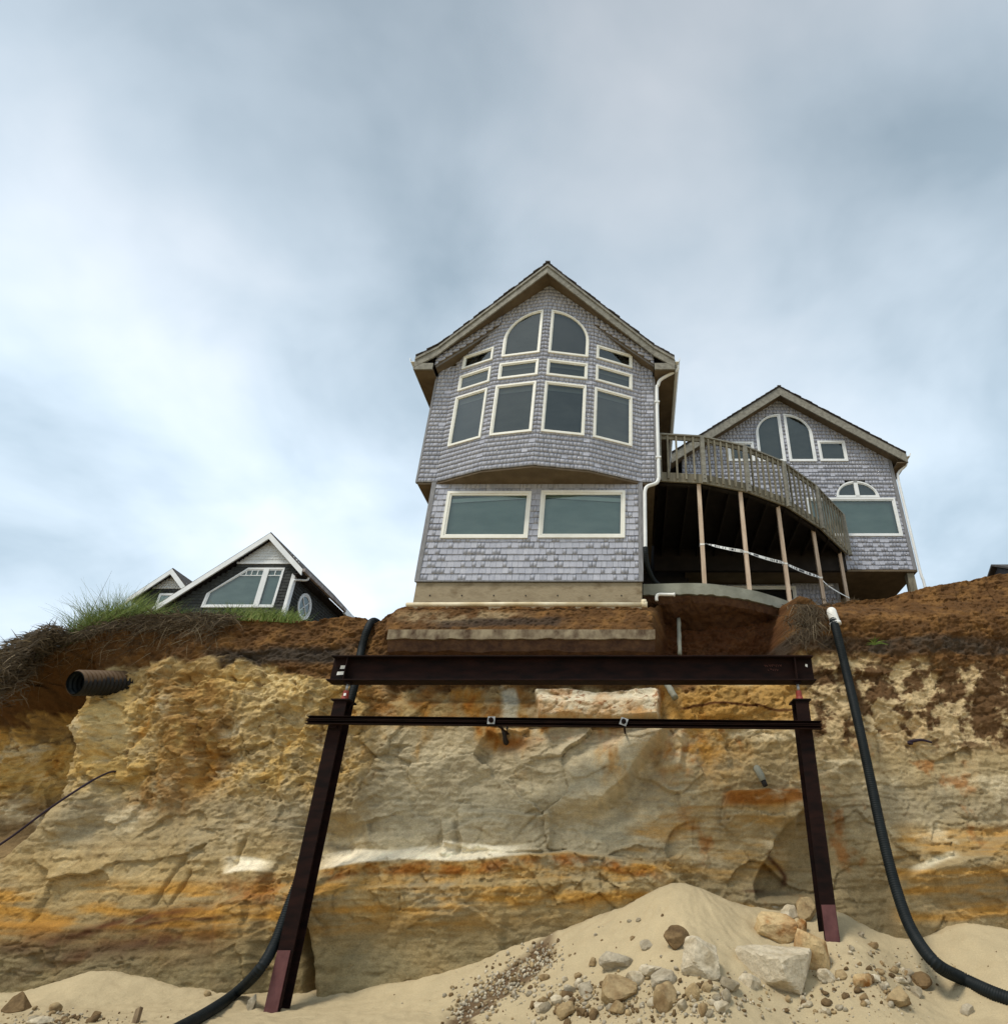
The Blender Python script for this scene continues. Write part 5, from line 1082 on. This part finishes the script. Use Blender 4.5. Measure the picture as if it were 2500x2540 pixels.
p = on_cliff(1253, 1832); m = MB(); m.tube(smooth_path([p+Vector((0.02, 0.2, -0.05)), p+Vector((0.02, -0.05, -0.06)), p+Vector((0.0, -0.14, 0.05)), p+Vector((-0.08, -0.2, 0.22))], 16), 0.045, 8, True, [0.06-0.0025*k for k in range(16)])
m.tube([p+Vector((0.02, -0.08, 0.0)), p+Vector((0.06, -0.2, 0.2))], 0.02, 8)
tag(m.build('anchor_stub', M_CHAR, smooth=True), 'dark forked anchor stub below the left diamond plate', 'anchor')
# loose cable at left
cp = [on_cliff(289, 1914)+Vector((0, 0.15, 0)), on_cliff(287, 1916)+Vector((0, -0.06, 0)), at(262, 1920, cliff_d(-9.3, 3.0)-0.35), at(215, 1945, 10.9), at(120, 2008, 10.8), at(40, 2068, 10.8), at(-60, 2140, 10.8), at(-250, 2300, 10.8), Vector((-13.4, 10.7, 0.35)), Vector((-14.2, 10.5, 0.10))]
tag(MB().tube(smooth_path(cp, 80), 0.017, 8).build('cable', M_CABLE, smooth=True), 'dark purple cable strung from the cliff down to the left edge', 'cable')
# wooden stake
h = hit(336, 2538); tag(MB().hexa([h+Vector(v) for v in ((-0.035, -0.03, -0.25), (0.035, -0.03, -0.25), (0.035, 0.03, -0.25), (-0.035, 0.03, -0.25), (-0.03, -0.03, 0.14), (0.02, -0.03, 0.17), (0.025, 0.03, 0.15), (-0.035, 0.03, 0.12))]).build('wooden_stake', M_STICK), 'short broken wooden stake standing in sand near the bottom edge', 'stake')
def tape():
    an = [(1749, 1348, 12.70), (1848, 1368, 13.04), (1944, 1396, 13.72), (2032, 1431, 14.94), (2053, 1452, 15.2), (2107, 1483, 16.22)]
    T = thing('barrier_tape', 'white barrier tape with black print strung across the deck posts', 'tape', at(1749, 1348, 12.7)[:])
    r = random.Random(3)
    for i in range(5):
        a, b = at(*an[i]), at(*an[i+1]); n = 46; V = []; Qd = []; C = []
        for k in range(n+1):
            t = k/n; p = a.lerp(b, t)+Vector((0, 0, -0.05*4*t*(1-t)*(b-a).length*0.35)); w = 0.036*(0.35+0.65*min(1, 6*t, 6*(1-t)+0.3)) if i < 3 else 0.018
            tw = 0.25*math.sin(t*5+i)+(0.9*(1-min(1, t*4)) if i == 0 else 0); up = Vector((0, math.sin(tw), math.cos(tw)))*w
            V += [p-up, p-up*0.45, p+up*0.45, p+up]
            on = (i < 3) and (k % 9 not in (0, 8)) and r.random() < 0.62
            C += [(0.8, 0.8, 0.77)]+[((0.02, 0.02, 0.02) if on else (0.8, 0.8, 0.77))]*2+[(0.8, 0.8, 0.77)]
        for k in range(n):
            for j in range(3): Qd.append((k*4+j, k*4+j+1, k*4+4+j+1, k*4+4+j))
        np_mesh('tape_span', np.array([tuple(v) for v in V]), np.array(Qd), M_TAPE, T, tint=np.array(C), smooth=False)
    for i, (x, y) in enumerate(POSTS[:4]):
        z = at(*an[i]).z; m = MB(); ring_ = [(x-0.05, y-0.05), (x+0.05, y-0.05), (x+0.05, y+0.05), (x-0.05, y+0.05)]
        for k in range(4):
            a, b = ring_[k], ring_[(k+1) % 4]; m.add([(a[0], a[1], z-0.025), (b[0], b[1], z-0.025), (b[0], b[1], z+0.02), (a[0], a[1], z+0.02)], [(0, 1, 2, 3)])
        o = m.build('tape_wrap', M_PAPER, T, fix=False)
    m = MB(); k0 = at(2053, 1452, 15.2)
    for k in range(5): m.bar(k0, k0+Vector((r.uniform(-0.14, 0.14), 0, r.uniform(-0.06, 0.05))), 0.03, 0.006)
    m.build('knot', M_PAPER, T)
tape()

# ------------------------------------------------------------------ rocks
def rock_mesh(seed, sub=3, planes=14, rough=0.06, sq=(1, 1, 1)):
    r = np.random.default_rng(seed); bm = bmesh.new(); bmesh.ops.create_icosphere(bm, subdivisions=sub, radius=1.0)
    V = np.array([v.co[:] for v in bm.verts]); n = r.normal(size=(planes, 3)); n /= np.linalg.norm(n, axis=1)[:, None]; d = r.uniform(0.42, 0.80, planes)
    k = V@n.T; k = np.where(k > 1e-3, d[None]/np.maximum(k, 1e-3), 9); s = np.minimum(1.0, k.min(1)); V = V*s[:, None]
    o = r.uniform(-50, 50, 3)
    nz = fbm(V[:, 0]*1.7+o[0]+V[:, 2]*0.8, V[:, 1]*1.7+o[1]-V[:, 2]*1.1, 4, seed % 97, 0.55)
    V = V*(1+rough*nz[:, None])*np.array(sq)
    F_ = np.array([[v.index for v in f.verts] for f in bm.faces]); bm.free(); return V, F_
ROCK_COL = {'white': ((0.56, 0.485, 0.35), (0.38, 0.31, 0.20)), 'tan': ((0.36, 0.265, 0.14), (0.22, 0.145, 0.07)), 'dark': ((0.19, 0.125, 0.06), (0.11, 0.07, 0.035)), 'orange': ((0.54, 0.40, 0.21), (0.28, 0.125, 0.035)), 'grey': ((0.40, 0.345, 0.25), (0.26, 0.215, 0.14))}
def rock(u, v, w, h, colr, label, seed, sub=4, name='boulder', dep=0.85, rz=0.0, emb=0.36, group=None, planes=10, dy=0.0, rough=0.06):
    p = hit(u, v+h*0.40); zc = (p.y*CT+(p.z-EYE)*ST); W_ = w/2/F*zc; H_ = h/2/F*zc/0.95
    V, Q = rock_mesh(seed, sub, planes, rough); c, s = math.cos(rz), math.sin(rz)
    V = np.stack([V[:, 0]*c-V[:, 2]*s, V[:, 1], V[:, 0]*s+V[:, 2]*c], 1); V = V/np.abs(V).max(0)*np.array([W_, W_*dep, H_])
    a, b = ROCK_COL[colr]; o = seed*0.37; nz = fbm(V[:, 0]*4+o+V[:, 1]*3, V[:, 2]*4-o+V[:, 1]*2, 4, seed % 89, 0.6); t = ss(-0.25, 0.35, nz-0.1)[:, None]
    C = np.array(a)*(1-t)+np.array(b)*t
    loc = Vector((p.x, p.y+W_*dep*0.35+dy, p.z+H_*(1-2*emb*0.6)))
    ob = np_mesh(name, V, Q, M_ROCK, tint=C, smooth=False); ob.location = loc
    me = ob.data; me.polygons.foreach_set('use_smooth', [False]*len(me.polygons))
    return tag(ob, label, 'rock', group)
BOULD = [(1943, 2405, 212, 150, 'white', 'largest white boulder at the foot of the right steel column', 3, 4, -0.25),
 (1919, 2292, 122, 92, 'orange', 'orange and cream boulder perched above the largest white boulder', 8, 4, 0.3),
 (2016, 2364, 92, 108, 'orange', 'rust streaked slab leaning between white boulder and right column foot', 12, 4, 0.9),
 (1748, 2374, 118, 104, 'white', 'pale pointed boulder left of the largest white boulder', 21, 4, 0.5),
 (1676, 2329, 72, 60, 'dark', 'round dark brown rock resting alone on the sand slope', 5, 4, 0.0),
 (1525, 2386, 88, 46, 'grey', 'flat grey slab rock half buried in the sand slope', 31, 4, 0.25),
 (1529, 2454, 104, 80, 'tan', 'large tan blocky rock in the rubble below the grey slab', 14, 4, 0.2),
 (1531, 2503, 40, 36, 'tan', 'small tan rock directly below the large tan blocky rock', 15, 3, 0.0),
 (1403, 2510, 52, 40, 'tan', 'brown bottomed rock at the left of the front rubble row', 16, 3, 0.2),
 (1443, 2512, 32, 25, 'dark', 'small brown rock in the front rubble row', 17, 3, 0.3),
 (1473, 2516, 26, 32, 'dark', 'small upright brown rock in the front rubble row', 18, 3, 0.1),
 (1652, 2480, 64, 72, 'tan', 'upright tan rock with dark base in front of rubble', 19, 4, 0.2),
 (1694, 2497, 32, 30, 'white', 'small white rock touching the upright tan rock', 20, 3, 0.0),
 (1640, 2434, 82, 54, 'grey', 'grey tan rock behind the upright tan rock', 22, 4, 0.1),
 (1719, 2464, 40, 50, 'tan', 'narrow tan rock right of the upright tan rock', 23, 3, 0.3),
 (1752, 2452, 34, 26, 'tan', 'small tan rock beside the pale pointed boulder base', 24, 3, 0.0),
 (1471, 2389, 24, 24, 'tan', 'little round tan stone alone left of the grey slab', 25, 3, 0.0),
 (1602, 2343, 34, 30, 'grey', 'small pale grey rock left of the round dark rock', 26, 3, 0.0),
 (1409, 2459, 40, 28, 'grey', 'grey stone at the upper left of the rubble', 27, 3, 0.2),
 (1450, 2453, 44, 36, 'grey', 'angular grey stone left of the large tan blocky rock', 28, 3, 0.4),
 (1614, 2413, 64, 34, 'white', 'white ledge rock between grey slab and pale pointed boulder', 29, 3, 0.3),
 (1340, 2497, 32, 24, 'white', 'small white stone at the left end of the rubble', 30, 3, 0.1),
 (2144, 2433, 48, 44, 'orange', 'round cream and rust rock right of the column foot', 33, 4, 0.0),
 (2171, 2428, 30, 28, 'white', 'small white rock touching the round cream rock', 34, 3, 0.2),
 (2231, 2481, 74, 54, 'tan', 'tan wedge shaped rock in the open sand at right', 35, 4, 0.1),
 (2290, 2436, 54, 42, 'dark', 'dark brown rock near the lying black hose', 36, 3, 0.1),
 (2278, 2462, 38, 30, 'grey', 'grey stone in front of the dark brown rock', 37, 3, 0.5),
 (2238, 2433, 38, 24, 'white', 'flat white stone left of the dark brown rock', 38, 3, 0.4),
 (2402, 2506, 34, 26, 'grey', 'small grey stone below the lying black hose', 39, 3, 0.2),
 (1921, 2247, 32, 18, 'grey', 'small grey stone on the sand above the orange boulder', 40, 3, 0.0),
 (2008, 2258, 58, 62, 'tan', 'tan rock wedged behind the right steel column', 41, 4, 0.1),
 (1962, 2262, 50, 34, 'white', 'white rock just above the orange and cream boulder', 42, 3, 0.4),
 (2085, 2420, 34, 24, 'tan', 'flat tan stone right beside the tip of the column plate', 43, 3, 0.2),
 (34, 2490, 62, 50, 'dark', 'dark rock half buried in sand at the far left', 44, 4, 0.2),
 (80, 2538, 64, 24, 'white', 'pale flat rock at the bottom left corner', 45, 3, 0.0),
 (232, 2520, 28, 20, 'dark', 'small dark stone right of the bottom left rubble', 46, 3, 0.2),
 (510, 2466, 20, 15, 'tan', 'tiny tan stone at the cliff foot left of the column', 47, 3, 0.2),
 (622, 2490, 26, 40, 'grey', 'upright grey stone leaning by the left hose', 48, 3, 0.3),
 (1862, 2432, 62, 44, 'white', 'pale block wedged at the left foot of the largest boulder', 61, 4, 0.3),
 (1862, 2362, 46, 40, 'grey', 'grey block between the pointed boulder and the orange boulder', 62, 3, 0.5),
 (2052, 2420, 48, 36, 'white', 'pale angular block at the right foot of the largest boulder', 63, 4, 0.1),
 (1812, 2446, 52, 40, 'grey', 'broken grey block at the right foot of the pointed boulder', 64, 4, 0.4),
 (1575, 2428, 56, 34, 'white', 'pale broken slab just right of the large tan blocky rock', 65, 4, 0.2),
 (1990, 2302, 44, 40, 'orange', 'rusty block touching the right column behind the orange boulder', 66, 3, 0.6),
 (1790, 2502, 46, 30, 'white', 'pale flat block in the front rubble left of the largest boulder', 67, 4, 0.1),
 (1380, 2480, 36, 24, 'white', 'pale chip shaped stone among the left rubble', 68, 3, 0.3)]
for u, v, w, h, c, lab, seed, sub, rz in BOULD: rock(u, v, w, h, c, lab, seed, sub, rz=rz, rough=0.12 if w > 80 else 0.07)
def pebbles():
    protos = [rock_mesh(700+k, 2, 7, 0.05, (1, rng.uniform(0.6, 1), rng.uniform(0.5, 0.85))) for k in range(10)]; meshes = []
    for k, (V, Q) in enumerate(protos):
        for c in ('white', 'tan', 'grey', 'dark'):
            a, b = ROCK_COL[c]; me = None; t = ss(-0.3, 0.3, fbm(V[:, 0]*2+k, V[:, 2]*2+V[:, 1], 3, k))[:, None]
            o = np_mesh('stone', V, Q, M_ROCK, tint=np.array(a)*(1-t)+np.array(b)*t, smooth=False); meshes.append((c, o.data)); bpy.data.objects.remove(o)
    zones = [((1450, 2475), (130, 38), 85, 'small stone in the rubble left of the large tan rock', 'stones left of the tan rock'), ((1760, 2480), (85, 38), 48, 'small stone in the rubble below the pale pointed boulder', 'stones below the pointed boulder'),
             ((2170, 2430), (120, 55), 85, 'small stone scattered on the sand right of the right column', 'stones right of the column'), ((140, 2528), (110, 14), 26, 'small stone in the bottom left rubble', 'stones at bottom left'),
             ((1560, 2340), (180, 55), 22, 'small stone scattered on the smooth sand slope', 'stones on the sand slope'), ((1980, 2500), (160, 26), 30, 'small stone on the sand in front of the largest boulder', 'stones before the boulder')]
    r = random.Random(17)
    for (cu, cv), (su, sv), n, lab, grp in zones:
        for k in range(n):
            u = r.gauss(cu, su*0.6); v = min(r.gauss(cv, sv*0.7), 2555)
            if v < 2230: continue
            p = hit(u, v); s = abs(r.gauss(0.022, 0.03))+0.016; s = min(s, 0.11)
            if p.y > 11.5: continue
            c, me = r.choice(meshes)
            if 'slope' in grp: s *= 0.65
            o = bpy.data.objects.new('stone', me); COL.objects.link(o); o.location = (p.x, p.y, p.z+s*0.25); o.scale = (s, s, s); o.rotation_euler = (r.uniform(-0.3, 0.3), r.uniform(-0.3, 0.3), r.uniform(0, 6.28)); tag(o, lab, 'stone', grp)
    # uncountable grit: the gravel streak on the heap and fine bits everywhere
    V0, Q0 = rock_mesh(900, 1, 6, 0.05); Vs = []; Qs = []; Cs = []; n0 = len(V0); cnt = 0
    for k in range(2300):
        if k < 800:
            t = r.random()**0.8; w_ = 10+26*abs(math.sin(t*7)); u = 1120+250*t+r.gauss(0, w_); v = 2520-160*t+r.gauss(0, w_*0.9); s = abs(r.gauss(0.012, 0.016))+0.009; pal = r.choice(['white', 'white', 'grey', 'tan', 'dark'])
        elif k < 1650: u = r.gauss(1560, 160); v = r.gauss(2485, 36); s = abs(r.gauss(0.008, 0.018))+0.005; pal = r.choice(['white', 'grey', 'tan', 'dark'])
        elif k < 2100: u = r.gauss(2150, 130); v = r.gauss(2440, 52); s = abs(r.gauss(0.005, 0.011))+0.004; pal = r.choice(['dark', 'grey', 'tan', 'white'])
        else: u = r.gauss(150, 110); v = r.gauss(2532, 12); s = abs(r.gauss(0.008, 0.01))+0.005; pal = r.choice(['dark', 'grey', 'tan'])
        if v > 2560 or v < 2240: continue
        p = hit(u, v)
        if p.y > 11.6: continue
        A = nr.normal(size=(3, 3)); A, _ = np.linalg.qr(A); Vs.append((V0*np.array([1, 0.8, 0.55]))@A*s+np.array([p.x, p.y, p.z+s*0.3])); Qs.append(Q0+cnt*n0); cnt += 1
        c = np.array(ROCK_COL[pal][0])*r.uniform(0.75, 1.1); Cs.append(np.broadcast_to(c, (n0, 3)))
    o = np_mesh('gravel', np.concatenate(Vs), np.concatenate(Qs), M_ROCK, tint=np.concatenate(Cs), smooth=False); o['kind'] = 'stuff'; o['label'] = 'loose pale gravel and grit strewn over the sand heap'; o['category'] = 'gravel'
pebbles()

# ------------------------------------------------------------------ grass, roots, small plants
class Blades:
    def __init__(s): s.V = []; s.Q = []; s.T = []; s.n = 0
    def add(s, base, d, L, bend, w, tone, seg=4, curl=None):
        """ribbon from base along d, bending by vector bend towards its tip"""
        base = np.array(base); d = np.array(d, float); d /= np.linalg.norm(d); bend = np.array(bend, float)
        side = np.cross(d, [0.3, 1, 0.2]); side /= max(np.linalg.norm(side), 1e-6)
        for k in range(seg+1):
            t = k/seg; p = base+d*L*t+bend*L*t*t; ww = w*(1-t*0.85)
            s.V += [p-side*ww, p+side*ww]; s.T += [tone, tone]
            if k: a = s.n+2*(k-1); s.Q.append((a, a+1, a+3, a+2))
        s.n += 2*(seg+1)
    def build(s, name, mat, label=None, cat=None, stuff=True, parent=None):
        o = np_mesh(name, np.array(s.V), np.array(s.Q), mat, parent, tone=np.clip(s.T, 0, 1), smooth=False)
        if stuff: o['kind'] = 'stuff'
        if label: o['label'] = label
        if cat: o['category'] = cat
        return o
def rim_at(u, back=0.0):
    x = at(u, 1550, 12.3).x; return Vector((x, float(np.interp(x, rimX, rimD))+back, float(np.interp(x, rimX, rimZ))))
def vegetation():
    r = random.Random(23); G = Blades(); Dd = Blades(); S = Blades()
    dens = [(200, 0.2), (240, 1.0), (330, 1.0), (370, 0.45), (420, 0.25), (500, 0.3), (540, 0.55), (620, 0.55), (700, 0.45), (730, 0.1)]
    n = 0
    while n < 2600:
        u = r.uniform(190, 735); k = np.interp(u, [a for a, _ in dens], [b for _, b in dens])
        if r.random() > k: continue
        n += 1; b = rim_at(u, r.uniform(-0.1, 0.9)); b.z -= 0.05; tall = np.interp(u, [190, 250, 330, 380, 500, 735], [0.45, 0.80, 0.85, 0.45, 0.33, 0.36]); L = tall*r.uniform(0.45, 1.15)
        G.add(b, (r.gauss(0.08, 0.25), r.gauss(-0.1, 0.25), 1), L, (r.gauss(0.18, 0.25), r.gauss(-0.1, 0.2), -0.30*r.random()), r.uniform(0.004, 0.008), r.betavariate(2, 2.2))
    # fine seed stems and stalks
    for k in range(240):
        u = r.choice([r.gauss(285, 40), r.gauss(180, 45), r.gauss(80, 40), r.gauss(300, 30)]); b = rim_at(max(u, 20), r.uniform(-0.1, 0.4)); L = r.uniform(0.4, 0.85)
        S.add(b, (r.gauss(-0.1, 0.35), r.gauss(0, 0.2), 1), L, (r.gauss(0.2, 0.4), 0, -0.45*r.random()), 0.0022, r.random(), 7)
    for u, L, lean in ((232, 1.55, 0.03), (170, 0.95, 0.32), (190, 0.9, 0.05), (306, 1.05, 0.30), (310, 0.7, 0.36), (160, 0.6, -0.3), (60, 0.5, -0.5)):
        S.add(rim_at(u, 0.1), (lean, 0, 1), L, (0.02, 0, 0), 0.014, 0.1, 5)
    # thatch of dead grass and roots hanging over the edge
    def thatch(n, u0, u1, drop, ztop, out, Ls, tm, wk=1.0):
        for _ in range(n):
            u = r.uniform(u0, u1); b = rim_at(u); t = r.random()
            z = b.z+ztop-drop(u)*t*r.random()**0.5; x = b.x; y = min(b.y, cliff_d(x, max(z, 0)))-out*r.random()
            a = r.gauss(-0.1, 0.9); dirv = (math.cos(a)*r.choice([-1, 1]), -abs(r.gauss(0.3, 0.3)), math.sin(a)*0.6)
            Dd.add((x, y, z), dirv, r.uniform(*Ls), (r.gauss(0, 0.2), 0, -r.uniform(0.0, 0.6)), r.uniform(0.003, 0.010)*wk, min(1, abs(r.gauss(0.3, 0.28)))*tm, 4)
    thatch(4600, 35, 225, lambda u: np.interp(u, [35, 70, 140, 225], [0.45, 0.85, 0.8, 0.35]), 0.22, 0.50, (0.06, 0.26), 0.8, 1.6)
    thatch(420, 45, 190, lambda u: 0.95, -0.2, 0.25, (0.10, 0.35), 0.5, 1.3)
    thatch(2000, 215, 580, lambda u: np.interp(u, [190, 330, 450, 580], [0.12, 0.25, 0.40, 0.28]), 0.04, 0.18, (0.08, 0.30), 0.8, 1.2)
    thatch(200, 380, 570, lambda u: 0.45, 0.0, 0.2, (0.25, 0.5), 1.0, 0.8)
    for _ in range(420):
        u = r.uniform(90, 540); v0 = np.interp(u, [90, 200, 330, 540], [1660, 1610, 1570, 1560])+r.gauss(0, 22); p = on_cliff(u, v0)
        Dd.add((p.x, p.y-0.01, p.z), (r.gauss(0, 0.5), -0.5, r.gauss(-0.5, 0.4)), r.uniform(0.08, 0.34), (r.gauss(0, 0.3), 0.1, -0.5), r.uniform(0.003, 0.007), r.random()*0.9, 4)
    clump = [(225, 0.9), (262, 1.15), (285, 1.2), (305, 1.1), (325, 0.95), (352, 0.7), (250, 1.0), (560, 0.55), (600, 0.5), (655, 0.5), (690, 0.45), (120, 0.6), (165, 0.6)]
    for cu, hh in clump:
        for _ in range(260):
            b = rim_at(cu+r.gauss(0, 11), r.uniform(-0.05, 0.35)); b.z -= 0.06; sp = r.gauss(0, 0.30)
            G.add(b, (sp, r.gauss(-0.1, 0.2), 1), 0.82*hh*r.uniform(0.45, 1.1), (sp*0.9+0.12, r.gauss(-0.1, 0.15), -0.35*r.random()), r.uniform(0.005, 0.010), r.betavariate(2.2, 2), 5)
    G.build('dune_grass', M_GRASS, 'green dune grass growing along the cliff top at left', 'grass')
    Dd.build('dead_grass', M_DEAD, 'brown dead grass and roots hanging over the cliff edge at left', 'dead grass')
    S.build('grass_stalks', M_STALK, 'thin dry seed stalks rising above the grass at far left', 'grass')
    # soil under the thatch so it has body
    # root tangle beside the slab end
    Rt = Blades()
    for _ in range(700):
        u = r.gauss(2000, 24); v = max(r.gauss(1530, 30), 1500); p = on_cliff(u, v); p = at(u, v, p.y-r.random()*0.16); Rt.add(p, (r.gauss(0, 0.6), -0.2, r.gauss(-0.6, 0.5)), r.uniform(0.08, 0.3), (r.gauss(0, 0.3), 0, -0.3), r.uniform(0.003, 0.009), min(1, abs(r.gauss(0.2, 0.2))))
    for _ in range(160):
        p = at(r.uniform(1990, 2130), r.uniform(1488, 1500), 13.55); Rt.add(p, (r.gauss(0, 0.7), -0.2, r.uniform(0.1, 1)), r.uniform(0.05, 0.2), (0, 0, -0.2), 0.004, r.random()*0.6)
    Rt.build('root_tangle', M_DEAD, 'dark tangle of dead roots hanging at the end of the patio slab', 'roots')
    p = on_cliff(2168, 1600); T = thing('small_plant', 'little green leafy plant growing out of the soil at right', 'plant', p[:]); Pl = Blades()
    for k in range(26):
        a = r.uniform(0, 6.28); Pl.add((p.x, p.y-0.02, p.z), (math.cos(a), -0.5, abs(math.sin(a))*0.8+0.1), r.uniform(0.12, 0.30), (0, -0.1, -0.45), 0.014, r.betavariate(2, 3), 5)
    Pl.build('leaves', M_GRASS, stuff=False, parent=T)
vegetation()
